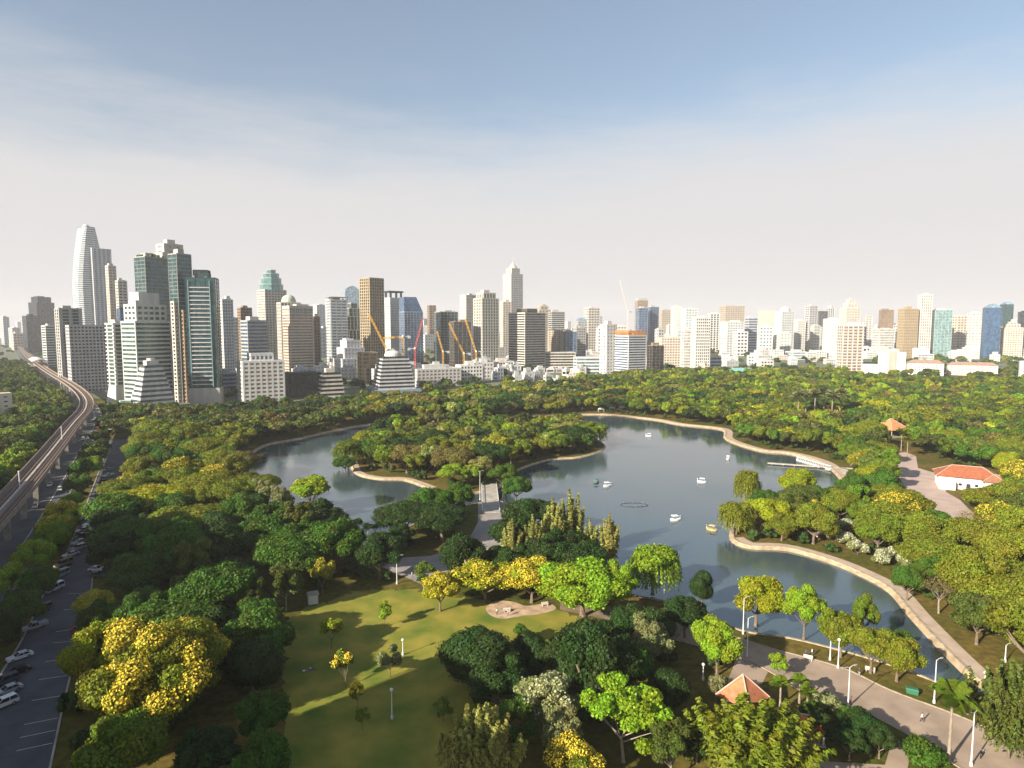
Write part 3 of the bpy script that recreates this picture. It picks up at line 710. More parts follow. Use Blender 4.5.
for i,(x,y) in enumerate([(908,438),(902,432)]): T('palm',x,y,7,11,C_OL,['taller','shorter'][i]+' palm in front of the orange roofed pavilion beyond the car park',hs=1)
T('dome',992,497,25,6,C_OL,'round olive tree in front of the white building with the red roof')
T('rain',1000,600,40,8,C_OL,'wide olive tree at the right edge beyond the channel')
T('casuarina',1018,420,9,10,C_DO,'dark casuarina at the right edge beyond the white building')
# ---- the woodland: trees scattered where the photograph has canopy
OBST=[]     # footprints of built things, circles (x,y,r)
def ob(px,py,r): p=at(px,py); OBST.append((p.x,p.y,r))
ob(962,480,16); ob(978,486,12); ob(892,427,10); ob(740,697,7); ob(800,735,6); ob(780,389,10); ob(740,378,22); ob(700,378,18)
ob(826,470,12)
main_path=path_up+path_lo[::-1]; rplaza=P2(rplaza_px); plaza=P2(plaza_px); serv=serv_l+serv_r[::-1]
gardenp=P2([(738,655),(800,690),(893,742),(910,790),(790,790),(700,720),(725,680)])
dark_garden=P2([(790,690),(900,745),(890,790),(800,790)])
clearing=P2([(488,606),(510,598),(600,600),(690,620),(680,632),(560,622),(500,618)])
tower_zone=P2([(95,420),(120,408),(560,392),(560,360),(95,360)])
FORB=[(main_path,5),(rplaza,6),(plaza,4),(serv,1.5),(gardenp,1),(LAWN,2.5),(clearing,2.5),(P2([(880,455),(916,454),(1000,478),(1012,500),(985,548),(925,540),(893,505)]),0),(P2([(876,435),(905,435),(905,450),(876,450)]),0)]
vcc=VC
def allowed(x,y,r):
    p=(x,y)
    if inside(p,LAKE) and not inside(p,ISL): return False
    if dpoly(p,LAKE)<(5.5 if x>0 else 1.5)+.2*r: return False
    if inside(p,ISL) and dpoly(p,ISL)<2.6+.3*r: return False
    for poly,m in FORB:
        if inside(p,poly) or dpoly(p,poly)<m+.15*r: return False
    if y<1500 and dpoly(p,vcc,False)<13.5+r*.2: return False
    for a,b_,q in OBST:
        if (a-x)**2+(b_-y)**2<(q+r*.6)**2: return False
    return True
def canopy_limit(px):
    t=[(-50,352),(0,352),(40,362),(60,385),(105,400),(150,404),(200,402),(250,402),(300,397),(350,393),(400,391),(450,388),(500,383),(560,378),(600,373),(650,369),(700,367),(760,366),(830,366),(870,374),(940,378),(1000,376),(1100,374)]
    for (a,b_),(c,d) in zip(t,t[1:]):
        if a<=px<=c: return 37000/((b_+(d-b_)*(px-a)/(c-a))-328)
    return 37000/(t[-1][1]-328)
def zone(px,py):
    """species and colours found around a pixel of the photograph"""
    if px<110 and py>470: return [('broad',C_LT,3),('dome',C_GR,2),('halfflower',C_YG,2)],'beside the service road'
    if px<100: return [('broad',C_DO,3),('dome',C_GR,3),('broad',C_MD,2),('upright',C_DK,1)],'left of the railway'
    if px<360 and py>520: return [('dome',C_DK,3),('broad',C_GR,3),('dense',C_DK,1),('rain',C_GR,1),('airy',C_DO,1)],'left of the lawn'
    if px<260 and py>440: return [('rain',C_OL,2),('broad',C_GR,1.5),('broad',C_MD,2),('dome',C_DK,1),('dome',C_OL,1),('halfflower',C_OL,.6)],'between road and lake'
    if px<360: return [('broad',C_DK,3),('dome',C_GR,2),('rain',C_DO,2),('rain',C_BR,.5),('halfflower',C_OL,.3)],'behind the left lake arm'
    if px<620 and py>505: return [('dome',C_DK,3),('broad',C_DK,2),('dome',C_GR,1)],'on the near lakeshore'
    if px<620: return [('broad',C_OL,3),('dome',C_GR,3),('dome',C_MD,2),('upright',C_LT,1),('rain',C_BR,.5),('upright',C_TAN,.8),('halfflower',C_OL,.8),('broad',C_DO,2),('rain',C_DK,1)],'on the wooded island'
    if px<720 and py>560: return [('dome',C_DK,3),('dome',C_GR,2),('broad',C_DK,2)],'near the clearing'
    if py<470: return [('rain',C_OL,1),('broad',C_MD,3),('broad',C_YG,.8),('dome',C_GR,3.5),('broad',C_DO,3),('dome',C_YG,.9),('dome',C_OL,2),('broad',C_BR,.5),('upright',C_LT,.8),('broad',C_DK,2.2)],'beyond the main lake'
    return [('broad',C_OL,2.2),('rain',C_OL,.8),('halfflower',C_OL,1.3),('dome',C_MD,2),('dome',C_GR,1.8),('upright',C_MD,1),('broad',C_YG,.8),('bare',C_BR,.3),('dome',C_DO,2),('rain',C_DO,1)],'in the right wood'
cand=[]
for _ in range(60000):
    y=93+(trng.random()**.62)*1100; hw=.80*y+25; x=trng.uniform(-hw,hw)
    px,py=proj(x,y)
    if px<-60 or px>1084: continue
    if y>canopy_limit(px): continue
    zs,wh=zone(px,py)
    k=trng.choices(zs,[z[2] for z in zs])[0]
    Rw={'rain':8.8,'broad':7.2,'dome':5.6,'upright':4.3,'dense':5,'halfflower':6,'airy':4.8,'bare':2.8}[k[0]]*trng.uniform(.68,1.32)
    if px<110 and py>470: Rw*=.8
    cand.append((x,y,Rw,k[0],k[1],wh))
cand.sort(key=lambda c:-c[2]*trng.uniform(.6,1.4))
cell={}
def near(x,y):
    i,j=int(x//16),int(y//16)
    for a in (-1,0,1):
        for b_ in (-1,0,1): yield from cell.get((i+a,j+b_),())
for t in TREES: cell.setdefault((int(t[0]//16),int(t[1]//16)),[]).append(t)
chosen=[]
for c in cand:
    x,y,r=c[:3]; sf=.60+ .08*min(1,max(0,(y-300)/500))
    if any((x-a)**2+(y-b_)**2<(sf*(r+q))**2 for a,b_,q in near(x,y)): continue
    if not allowed(x,y,r): continue
    cell.setdefault((int(x//16),int(y//16)),[]).append((x,y,r)); chosen.append(c)
chosen.sort(key=lambda c:c[1]/c[2]**.5)
ntree=sum(1 for o in COL.objects if o.parent is None and o.get('category')=='tree')
NIND=max(0,298-ntree)
print('hero trees',ntree,'scattered',len(chosen))
for c in chosen[:NIND]:
    plant(c[3],c[0],c[1],c[2],trng.uniform(.85,1.15),c[4],None,c[5])
rest=chosen[NIND:]
# the remaining far-off wood, one mass
rng=np.random.default_rng(5)
LOD={}
def lod(kind,level,v):
    key=(kind,level,v)
    if key in LOD: return LOD[key]
    pr={'rain':(9,4.4,8.2,dict(flat=.6,rc=(.22,.32),low=-.1)),'broad':(7,4.8,7.4,dict(flat=.78,rc=(.22,.34),low=-.3)),'dome':(5.6,4.8,7.2,dict(rc=(.26,.4))),'upright':(4.2,6,8.6,dict(rc=(.35,.45))),'city':(5.6,4.6,6,dict(rc=(.3,.42)))}.get(kind,(6,4.8,8,dict(rc=(.25,.38))))
    nl,ls=((2300,.75),(1000,1.1),(420,1.7))[level]
    r_=np.random.default_rng(v*7+level)
    P,Nn,T_,C,Rr=crown(r_,pr[0],pr[1],pr[2],14 if level<2 else 9,nl,ls,**pr[3])
    LOD[key]=(leafquads(P,Nn,ls,r_),T_,pr[0]); return LOD[key]
def mass(name,items,label,cat):
    V=[];T_=[];Cc=[]
    for (x,y,Rw,kind,col) in items:
        lv=0 if y<380 else 1 if y<650 else 2
        Q,tt,a=lod(kind if kind in('rain','broad','dome','upright','city') else 'other',lv,trng.randrange(5))
        s=Rw/a; an=trng.uniform(0,2*PI); co,si=math.cos(an),math.sin(an)
        q=Q*s; q2=q.copy(); q2[...,0]=q[...,0]*co-q[...,1]*si+x; q2[...,1]=q[...,0]*si+q[...,1]*co+y; q2[...,2]*=trng.uniform(.85,1.2)/max(.8,s)
        V.append(q2);T_.append(tt); j=trng.uniform(.65,1.25); c=np.array([col[0]*j*trng.uniform(.85,1.15),col[1]*j,col[2]*j,1])
        cc=np.tile(c,(len(tt),1))
        if kind=='halfflower': m=np.random.rand(len(tt))<.35; cc[m]=(.34,.25,.02,1)
        Cc.append(cc)
    me=npmesh(name,np.concatenate(V),LEAFS,{'tint':np.concatenate(T_),'col':np.concatenate(Cc)})
    return tag(obj(name,me),label,cat,None,'stuff')
mass('far_woodland',[c[:5] for c in rest],'dense green canopy of park trees stretching from the lake to the city','woodland')
# undergrowth: low bushes below the canopy
und=[]
for _ in range(5200):
    y=95+(trng.random()**.7)*750; x=trng.uniform(-.8*y-20,.8*y+20)
    if y>canopy_limit(max(-50,min(1090,proj(x,y)[0]))): continue
    px,py=proj(x,y)
    if allowed(x,y,1.5) and not inside((x,y),LAWN): und.append((x,y))
V=[];T_=[];Cc=[]
for x,y in und:
    Q,tt,a=lod('dome',2,trng.randrange(5)); s=trng.uniform(.25,.5)
    n_=len(Q)//(1 if y<300 else 2); q=Q[:n_]*s+np.array([x,y,-s*4]); V.append(q);T_.append(tt[:n_]); j=trng.uniform(.7,1.3); Cc.append(np.tile([.045*j,.085*j,.014*j,1],(n_,1)))
tag(obj('undergrowth',npmesh('undergrowth',np.concatenate(V),LEAFS,{'tint':np.concatenate(T_),'col':np.concatenate(Cc)})),'low green bushes growing under the park trees','undergrowth',None,'stuff')
# ================================================================ BUILDINGS
W_=(.56,.55,.52);C_=(.50,.46,.40);B_=(.38,.34,.28);BR=(.24,.17,.11);G_=(.36,.35,.33);GOLD=(.34,.27,.17);LG=(.44,.44,.44)
TE=(.022,.065,.07);BL=(.04,.09,.17);DK=(.022,.03,.036);GN=(.05,.095,.08);BG=(.12,.2,.26);SKY=(.2,.3,.38)
NB={'office':('office_tower','office tower'),'flat':('apartment_building','apartment building'),'house':('low_building','low building'),'hotel':('hotel_tower','hotel')}
def frame(px0,px1,ytop,D,rot,ratio):
    """footprint and height of a block that spans px0..px1 in the picture and stands D metres away"""
    pm=(px0+px1)/2; phi=math.atan((pm-512)/F); W=(px1-px0)*D*math.cos(phi)/F
    r=R(rot); a=W/(math.cos(r)+ratio*abs(math.sin(r))); b_=a*ratio
    top=H+ray(pm,ytop)[2]*D/ray(pm,ytop)[1]
    x=ray(pm,ytop)[0]*D/ray(pm,ytop)[1]
    k=.5*(a*abs(math.sin(r))+b_*math.cos(r))
    return x+math.sin(phi)*k,D+math.cos(phi)*k,a,b_,max(top,4),r-phi
def facade(root,a,b_,z0,z1,style,wall,glass,fl=3.6,near=False,bay=None,cx=0,cy=0,windows=True):
    """one volume: solid wall lattice in front of a glazed core"""
    wm=wallmat(wall); gm=glassmat(glass); n=max(1,int((z1-z0)/fl)); fl=(z1-z0)/n
    core=MB(); ins=.35 if near else .5
    core.b2(cx-a/2+ins,cx+a/2-ins,cy-b_/2+ins,cy+b_/2-ins,z0,z1-.3)
    wl=MB()
    if style=='glass':
        core=MB(); core.b2(cx-a/2,cx+a/2,cy-b_/2,cy+b_/2,z0,z1)
        core.build('curtain_wall',gm,root)
        for k in range(0,n+1): wl.b2(cx-a/2-.12,cx+a/2+.12,cy-b_/2-.12,cy+b_/2+.12,z0+k*fl-.15,z0+k*fl+.15 if k<n else z1+.8)
        m=bay or 6; 
        for k in range(int(a//m)+1):
            x=cx-a/2+k*a/max(1,int(a//m)); wl.box((x,cy-b_/2-.05,(z0+z1)/2),(.25,.5,z1-z0)); wl.box((x,cy+b_/2+.05,(z0+z1)/2),(.25,.5,z1-z0))
        for k in range(int(b_//m)+1):
            y=cy-b_/2+k*b_/max(1,int(b_//m)); wl.box((cx-a/2-.05,y,(z0+z1)/2),(.5,.25,z1-z0)); wl.box((cx+a/2+.05,y,(z0+z1)/2),(.5,.25,z1-z0))
        wl.build('mullions',wm,root); return
    sp={'bands':.45,'grid':.5,'balcony':.3,'solid':.72,'fine':.5,'piers':.28}[style]
    for k in range(n+1):
        zz=z0+k*fl; h=fl*sp; e=1.0 if style=='balcony' else 0
        zt=min(zz+h*.5,z1) if k<n else z1+1.0
        wl.b2(cx-a/2-e,cx+a/2+e,cy-b_/2-e,cy+b_/2+e,max(z0,zz-h*.5) if k else z0,zt)
    m=bay or {'bands':1e9,'grid':4.5,'balcony':7,'solid':5,'fine':3.2,'piers':4.5}[style]
    pw=.9 if style=='bands' else m*{'grid':.36,'balcony':.22,'solid':.55,'fine':.4,'piers':.4}[style]
    ka=max(1,int(a//m)); kb_=max(1,int(b_//m)); off=.04
    ea=a/2-pw/2+off; eb=b_/2-pw/2+off; zc=(z0+z1)/2
    for k in range(ka+1):
        x=cx-ea+2*ea*k/ka
        for s in (-1,1): wl.box((x,cy+s*(b_/2-.28+off),zc+.1),(pw,.6,z1-z0-.2))
    for k in range(1,kb_):
        y=cy-eb+2*eb*k/kb_
        for s in (-1,1): wl.box((cx+s*(a/2-.28+off),y,zc+.1),(.6,pw,z1-z0-.2))
    for s in (-1,1):
        for t in (-1,1): wl.box((cx+s*(a/2-.3+off),cy+t*eb,zc+.1),(.59,pw+.02,z1-z0-.2))
    wl.build('wall',wm,root)
    if near and windows:
        cnt=[0]; extra=MB(); core.build('interior',METD,root)
        for k in range(n):
            zb=z0+(k+sp*.5)*fl; zt=z0+(k+1-sp*.5)*fl
            if style=='bands':
                w_=MB()
                g=.12
                w_.b2(cx-a/2+.2,cx+a/2-.2,cy-b_/2+.2,cy-b_/2+.2+g,zb,zt); w_.b2(cx-a/2+.2,cx+a/2-.2,cy+b_/2-.2-g,cy+b_/2-.2,zb,zt)
                w_.b2(cx-a/2+.2,cx-a/2+.2+g,cy-b_/2+.33,cy+b_/2-.33,zb,zt); w_.b2(cx+a/2-.2-g,cx+a/2-.2,cy-b_/2+.33,cy+b_/2-.33,zb,zt)
                w_.build('window_band',gm,root)
            else:
                for (kk,e,ax) in ((ka,ea,0),(kb_,eb,1)):
                    for j in range(kk):
                        c0=-e+2*e*j/kk+pw/2; c1=-e+2*e*(j+1)/kk-pw/2
                        box_=(cx+c0,cx+c1,cy-b_/2+.18,cy-b_/2+.3,zb,zt) if ax==0 else (cx-a/2+.18,cx-a/2+.3,cy+c0,cy+c1,zb,zt)
                        if cnt[0]<96: MB().b2(*box_).build('window',gm,root)
                        else: extra.b2(*box_)
                        cnt[0]+=1
        if extra.v: extra.build('windows',gm,root)['kind']='stuff'
    else: core.build('glazing',gm,root)
def roofbits(root,a,b_,z,wall,seed,cx=0,cy=0):
    r=random.Random(seed); wm=wallmat(wall)
    m=MB(); m.b2(cx-a/2+.4,cx+a/2-.4,cy-b_/2+.4,cy+b_/2-.4,z-.2,z+.25); m.build('roof',noisy('roof_felt',(.25,.24,.22),.3,.3,.9),root)
    w1=a*r.uniform(.3,.55); w2=b_*r.uniform(.35,.6); h=r.uniform(3,6); ox=r.uniform(-.15,.15)*a; oy=r.uniform(-.1,.1)*b_
    p=MB(); p.b2(cx+ox-w1/2,cx+ox+w1/2,cy+oy-w2/2,cy+oy+w2/2,z+.25,z+h)
    p.build('plant_room',wm,root)
    q=MB()
    for k in range(r.randint(2,5)):
        x=cx+r.uniform(-.38,.38)*a; y=cy+r.uniform(-.38,.38)*b_; q.b2(x-1,x+1,y-1,y+1,z+.25,z+r.uniform(1.3,2.6))
    q.build('roof_units',METG,root)
BLD=[]
def B(px0,px1,yt,D,style,wall,glass,label,kind='office',rot=28,ratio=.8,top='flat',near=None,fl=None,steps=None,bay=None,group=None,bits=True,topcol=None):
    x,y,a,b_,h,rz=frame(px0,px1,yt,D,rot,ratio)
    nm,cat=NB[kind] if kind in NB else (kind,kind.replace('_',' '))
    t=thing(nm,label,cat,(x,y,0),rz,group)
    near=(D<760) if near is None else near
    fl=fl or (3.6 if D<800 else 4.5 if D<1500 else 6.5)
    if bay is None and D>1500 and style!='bands' : bay=7.5
    tc=topcol or wall
    if steps:
        z=0;
        for i,(f,sa,sb) in enumerate(steps):     # height fraction, width and depth factors
            z1=h*f; facade(t,a*sa,b_*sb,z,z1,style,wall,glass,fl,near and i==0,bay); z=z1
        la,lb=a*steps[-1][1],b_*steps[-1][2]
        if bits: roofbits(t,la,lb,h,tc,len(BLD))
    else:
        hh=h; la,lb=a,b_
        if top=='pyramid': hh=h-a*.55
        if top=='dome': hh=h-min(a,b_)*.42
        if top=='arch': hh=h-a*.3
        if top=='spire': hh=h*.86
        if top=='crown': hh=h-7
        facade(t,a,b_,0,hh,style,wall,glass,fl,near,bay)
        if top=='flat': 
            if bits: roofbits(t,a,b_,h,tc,len(BLD))
        elif top=='pyramid': MB().box((0,0,hh+(h-hh)/2+1),(a*.9,b_*.9,h-hh),0,.08).build('roof',wallmat(tc),t)
        elif top=='dome': MB().cyl((0,0,hh+1),min(a,b_)*.44,3,20).dome((0,0,hh+4),min(a,b_)*.42,20,7,.85).build('dome',wallmat(tc),t,False)
        elif top=='arch':
            m=MB(); pr=[(-a/2+a*k/10,hh+1+(h-hh)*math.sin(PI*k/10)) for k in range(11)]; n_=len(pr)
            m.add([(p,-b_*.45,z) for p,z in pr]+[(p,b_*.45,z) for p,z in pr],[tuple(range(n_)),tuple(range(2*n_-1,n_-1,-1))]+[(i,n_+i,n_+i+1,i+1) for i in range(n_-1)]); m.build('roof',glassmat(SKY),t)
        elif top=='crown':
            m=MB()
            for s in (-1,1):
                m.box((s*a*.42,0,hh+3.5),(.8,b_*.84,7)); m.box((0,s*b_*.42,hh+3.5),(a*.84-.9,.8,7))
            m.build('crown_frame',wallmat(tc),t); MB().b2(-a*.3,a*.3,-b_*.3,b_*.3,hh+1,hh+5).build('plant_room',wallmat(G_),t)
    BLD.append((px0,px1,yt,D,t)); OB2.append((x,y,max(a,b_)*.6)); return t,a,b_,h
OB2=[]
# ---- left edge, far
B(0,9,317,2500,'grid',LG,BG,'pale grey tower at the very left edge of the skyline, half cut off')
B(22,40,316,1800,'glass',DK,DK,'low dark slab in front of the dark twin-topped tower, far left',rot=20)
B(28,54,297,1850,'glass',(.09,.09,.10),DK,'dark grey tower with a darker upper block, far left',rot=30,steps=[(.9,1,1),(1.0,.75,.8)])
B(41,55,326,1150,'bands',W_,TE,'small white and green banded block between two dark blocks at far left',kind='flat')
B(54,82,309,760,'piers',G_,TE,'green glass block with pale columns in front of the curved tower',rot=14,bay=9)
B(65,107,326,700,'grid',LG,DK,'low wide grey block with a square window grid, below the curved tower',rot=10,ratio=.6,bay=3.4,fl=3.6,bits=False)
B(105,116,266,1050,'grid',C_,BR,'narrow beige tower right behind the tall curved tower',rot=25)
B(115,127,281,1000,'grid',C_,DK,'shorter beige tower, second right of the tall curved tower',rot=20)
B(117,128,309,720,'glass',DK,BL,'small dark blue block between the beige towers and the stepped white tower')
# curved tower: stacked floor plates following a sail outline
x,y,a,b_,h,rz=frame(68,108,226,1500,20,.7)
t=thing('hotel_tower','tallest white tower with a curved sail-like left side and blue glass slab, far left','skyscraper',(x,y,0),rz)
wl=MB();gl=MB();n=62; fl=h/n
for k in range(n):
    u=k/n; lft=-a/2+(0 if u<.5 else a*.30*((u-.5)/.5)**1.7); rgt=a*.2-(0 if u<.84 else a*.13*((u-.84)/.16))
    z=k*fl; m=(lft+rgt)/2; w_=rgt-lft
    ch=w_*.16
    def oc(e): return [(lft-e+ch,-b_/2-e),(rgt+e,-b_/2-e),(rgt+e,b_/2+e),(lft-e+ch,b_/2+e),(lft-e,b_/2-ch),(lft-e,-b_/2+ch)]
    wl.prism(oc(.5),z,z+fl*.52); gl.prism(oc(-.1),z+fl*.52,z+fl)
wl.build('wall',wallmat(W_),t); gl.build('glazing',glassmat(BG),t)
MB().dome((-a*.06,0,h),a*.12,14,5,1.0).build('cap',wallmat(W_),t)
h2=H+(ray(95,248)[2]/ray(95,248)[1])*1500
facade(t,a*.62,b_*.5,0,h2,'piers',LG,BL,5,False,a*.62/4,cx=a*.19,cy=-b_*.5)
BLD.append((68,108,226,1500,t))
# ---- the near cluster
cl=[]
# white stepped tower
x,y,a,b_,h,rz=frame(119,170,292,590,33,.62); t=thing('office_tower','stepped white tower with greenish window bands left of the dark teal tower','office tower',(x,y,0),rz)
hz=lambda py,D=590:H+(ray(145,py)[2]/ray(145,py)[1])*D
facade(t,a,b_,0,hz(322),'bands',W_,GN,3.9,True)
facade(t,a*.86,b_*.85,hz(322)+1,hz(305),'grid',W_,GN,4.0,False,5)
MB().b2(-a*.3,a*.28,-b_*.32,b_*.3,hz(305)+.5,h).build('plant_room',wallmat(W_),t)
m=MB(); m.b2(-a*.38,-a*.22,-b_*.3,b_*.2,hz(305)+.5,hz(300)); m.build('roof_units',wallmat(LG),t)
OB2.append((x,y,a*.6))
# its lower wing
x,y,a,b_,h,rz=frame(106,123,324,600,30,1.2); t=thing('apartment_building','slim white balconied tower at the left foot of the stepped white tower','apartment building',(x,y,0),rz)
facade(t,a,b_,16,h,'balcony',W_,GN,3.6,True,8); roofbits(t,a,b_,h,W_,3)
MB().box((0,0,8),(a*1.5,b_*1.4,16),0,.72).build('flared_base',wallmat(W_),t)
# white terraced block
x,y,a,b_,h,rz=frame(126,176,366,545,22,.7); t=thing('office_building','low white terraced block stepping back floor by floor, at the foot of the teal tower','office building',(x,y,0),rz)
n=9; fl=h/n
wl=MB(); it=MB()
for k in range(n):
    s=1-.062*k; wl.box((0,0,k*fl+fl*.25),(a*s,b_*s,fl*.5)); it.box((0,0,k*fl+fl*.75),(a*s-2.5,b_*s-2.5,fl*.5-.02))
    w_=MB()
    for sx,sy,dx,dy in ((0,-1,a*s-1.6,.15),(0,1,a*s-1.6,.15),(-1,0,.15,b_*s-1.6),(1,0,.15,b_*s-1.6)):
        w_.box((sx*(a*s-1.5)/2,sy*(b_*s-1.5)/2,k*fl+fl*.75),(dx,dy,fl*.49))
    w_.build('window_band',glassmat((.09,.11,.12)),t)
wl.build('wall',wallmat((.62,.62,.6)),t); it.build('interior',METD,t)
MB().b2(-a*.16,a*.16,-b_*.16,b_*.16,h,h+4).cyl((0,0,h+4),a*.1,2,16).build('plant_room',wallmat(W_),t)
OB2.append((x,y,a*.7))
# glass tower with a roof garden
t,a,b_,h=B(134,168,257,640,'glass',G_,TE,'teal glass tower topped by a roof garden behind the stepped white tower',rot=30,near=False,bay=5)
rg=MB(); r=random.Random(3)
for k in range(26): rg.sphere((r.uniform(-.45,.45)*a,r.uniform(-.45,.45)*b_,h+1.6),r.uniform(1,2.2),6,4)
rg.build('roof_garden',noisy('hedge',(.06,.08,.02),.4,1,.9),t)
B(153,186,244,680,'solid',C_,BR,'beige tower rising behind the roof-garden tower and the teal tower',rot=25,near=False,steps=[(.94,1,1),(1,.8,.9)],bay=9)
t,a,b_,h=B(168,191,254,600,'glass',G_,TE,'slender teal glass tower with a brown lower shaft, tallest front one of the near cluster',rot=30,ratio=1.0,near=False,bay=6)
facade(t,a*.55,b_*.3,0,h*.62,'grid',BR,DK,3.6,False,3.5,cx=-a*.1,cy=-b_*.63)
facade(t,a*.28,b_*.4,0,h*.68,'grid',C_,DK,3.6,False,3.5,cx=-a*.62,cy=-b_*.2)
t,a,b_,h=B(185,219,278,585,'glass',(.03,.06,.06),TE,'broad dark teal tower with pale window bands down its front, right of the cluster',rot=-12,ratio=.7,near=False,bay=8)
wm=wallmat(LG)
for k in range(24):
    z=h*.16+k*(h*.8/24); MB().box((-a*.04,-b_/2-.5,z),(a*.72,1.0,.9)).build('ledge',wm,t)
for s in (-1,1): MB().box((-a*.04+s*a*.36,-b_/2-.6,h*.56),(.8,1.4,h*.84)).build('fin',wallmat((.16,.26,.27)),t)
MB().b2(-a*.5-.5,a*.5+.5,-b_*.5-.5,b_*.5+.5,0,h*.13).build('podium',wallmat(G_),t)
facade(t,a*.5,b_*.6,h+.5,h+7,'glass',DK,DK,3.5,False,3)
B(218,233,300,760,'fine',W_,BG,'white tower with fine vertical ribs just right of the dark teal tower',kind='flat',rot=25,near=False,bay=3)
B(226,238,318,900,'fine',W_,BG,'shorter white tower peeking right of the ribbed white one',kind='flat')
B(237,252,308,1050,'grid',BR,DK,'brown block with dark windows left of the teal-crowned tower',rot=20)
B(240,268,321,820,'bands',G_,BL,'blue-grey glass block with pale bands below the teal-crowned tower',rot=24,near=False,topcol=W_)
# octagonal crowned tower
x,y,a,b_,h,rz=frame(256,286,269,1000,22,.9); t=thing('office_tower','cream tower with a tiered octagonal teal crown','office tower',(x,y,0),rz)
facade(t,a,b_,0,h*.80,'fine',C_,GN,4,False,4.5); gm=glassmat((.09,.2,.19))
z=h*.80
for s,f in ((.5,.86),(.43,.92),(.34,.965),(.2,1.0)):
    MB().cyl((0,0,z),a*s,h*f-z,8,ph=PI/8).build('crown_tier',gm,t); MB().cyl((0,0,h*f-.6),a*s+.5,.8,8,ph=PI/8).build('crown_ledge',wallmat(LG),t); z=h*f+.2
BLD.append((256,286,269,1000,t))
# domed pair
t,a,b_,h=B(276,301,296,900,'piers',C_,GN,'beige tower with a pale green dome behind the banded one',rot=15,top='dome',topcol=(.42,.48,.38),near=False)
t,a,b_,h=B(282,313,308,820,'bands',C_,BR,'beige tower with horizontal window bands in front of the domed one',rot=24,ratio=.7,near=False,fl=3.6)
facade(t,a*1.01,b_*1.01,h-7,h+2,'piers',C_,DK,9,False,2.5)
B(311,320,317,950,'grid',BR,DK,'narrow brown block squeezed right of the banded beige tower')
B(313,325,305,1900,'grid',W_,SKY,'far white tower seen between the banded beige tower and the flat-capped one',kind='flat')
t,a,b_,h=B(326,347,300,1000,'balcony',W_,BG,'white residential tower with an overhanging flat cap',kind='flat',rot=18,near=False)
MB().b2(-a*.6,a*.6,-b_*.6,b_*.6,h+4,h+5).build('roof_cap',METG,t)
B(342,360,286,1700,'glass',LG,SKY,'pale blue glass tower with an arched top left of the gold-brown tower',rot=15,top='arch',near=False)
B(338,367,303,1050,'glass',C_,GN,'green glass tower with a stepped gable top',rot=22,near=False,steps=[(.6,1,1),(.8,.8,.85),(.92,.55,.7),(1,.3,.5)],bits=False)
B(359,384,278,1000,'piers',GOLD,DK,'tall gold-brown slab tower with a flat top',rot=38,ratio=.9,near=False,bits=False)
t,a,b_,h=B(384,403,298,1250,'fine',W_,SKY,'white tower topped by a dark raised frame, right of the gold-brown one',rot=30,near=False,bits=False)
m=MB(); m.b2(-a*.55,a*.55,-b_*.5,b_*.5,h+11,h+14)
for sx in(-1,1):
    for sy in (-1,1): m.box((sx*a*.4,sy*b_*.4,h+5),(3,3,14))
m.build('roof_frame',METD,t)
t,a,b_,h=B(399,423,312,1200,'glass',G_,BL,'blue glass block with a sloping right shoulder',rot=20,near=False,bits=False)
hh=14; m=MB(); m.prism([(-a/2,-b_/2),(a/2,-b_/2),(a/2,b_/2),(-a/2,b_/2)],h,h+hh*2,[(-a/2,-b_/2),(a*.15,-b_/2),(a*.15,b_/2),(-a/2,b_/2)]); m.build('sloped_top',glassmat(BL),t)
B(427,436,298,1900,'grid',BR,DK,'thin dark tower standing alone between the blue glass block and the cranes',rot=20,top='spire')
B(434,458,312,1100,'glass',G_,TE,'dark teal block right of the thin dark tower',rot=25,near=False)
B(460,477,295,1500,'solid',C_,DK,'cream tower with a rounded look above the dark block',rot=35,near=False)
B(449,471,322,1000,'glass',BR,DK,'dark brown glass block behind the yellow cranes',rot=20,near=False)
t,a,b_,h=B(473,499,293,1020,'piers',C_,GN,'green glass tower with beige piers and stepped roof right of the cranes',rot=34,near=False,steps=[(.93,1,1),(1,.75,.8)],bay=5)
# tallest spire tower
x,y,a,b_,h,rz=frame(503,523,268,2095,38,.9); t=thing('hotel_tower','tallest cream tower in the middle of the skyline with a pointed crown','skyscraper',(x,y,0),rz)
facade(t,a,b_,0,h*.93,'fine',C_,BG,7,False,7); facade(t,a*.7,b_*.7,h*.93+1,h,'fine',C_,DK,5,False,6)
MB().cyl((0,0,h+1),a*.3,8,12,a*.22).cyl((0,0,h+9),a*.2,14,12,.8).cyl((0,0,h+23),.8,22,8,.2).build('crown',wallmat(C_),t)
BLD.append((503,523,255,2095,t))
B(500,511,302,1300,'grid',C_,BR,'beige tower directly at the left foot of the tallest cream tower',rot=25,near=False)
t,a,b_,h=B(508,546,313,1050,'bands',C_,DK,'broad beige tower with horizontal bands below the tallest cream tower',rot=42,ratio=.9,near=False,fl=4)
facade(t,a*.5,b_*.6,h+1,h+7,'glass',BR,DK,3,False,4)
B(534,552,306,1600,'grid',B_,BR,'tan tower with a spiky roof right of the banded beige tower',rot=25,near=False,steps=[(.92,1,1),(1,.6,.6)])
B(548,565,312,1400,'bands',G_,DK,'dark grey banded tower behind the round brown one',rot=20,near=False)
x,y,a,b_,h,rz=frame(548,565,330,1150,0,1); t=thing('office_tower','squat rounded brown tower at the park edge','office tower',(x,y,0),rz)
m=MB();g=MB()
for k in range(18): m.cyl((0,0,k*h/18),a/2,h/18*.5,24); g.cyl((0,0,(k+.5)*h/18),a/2-.5,h/18*.5,24)
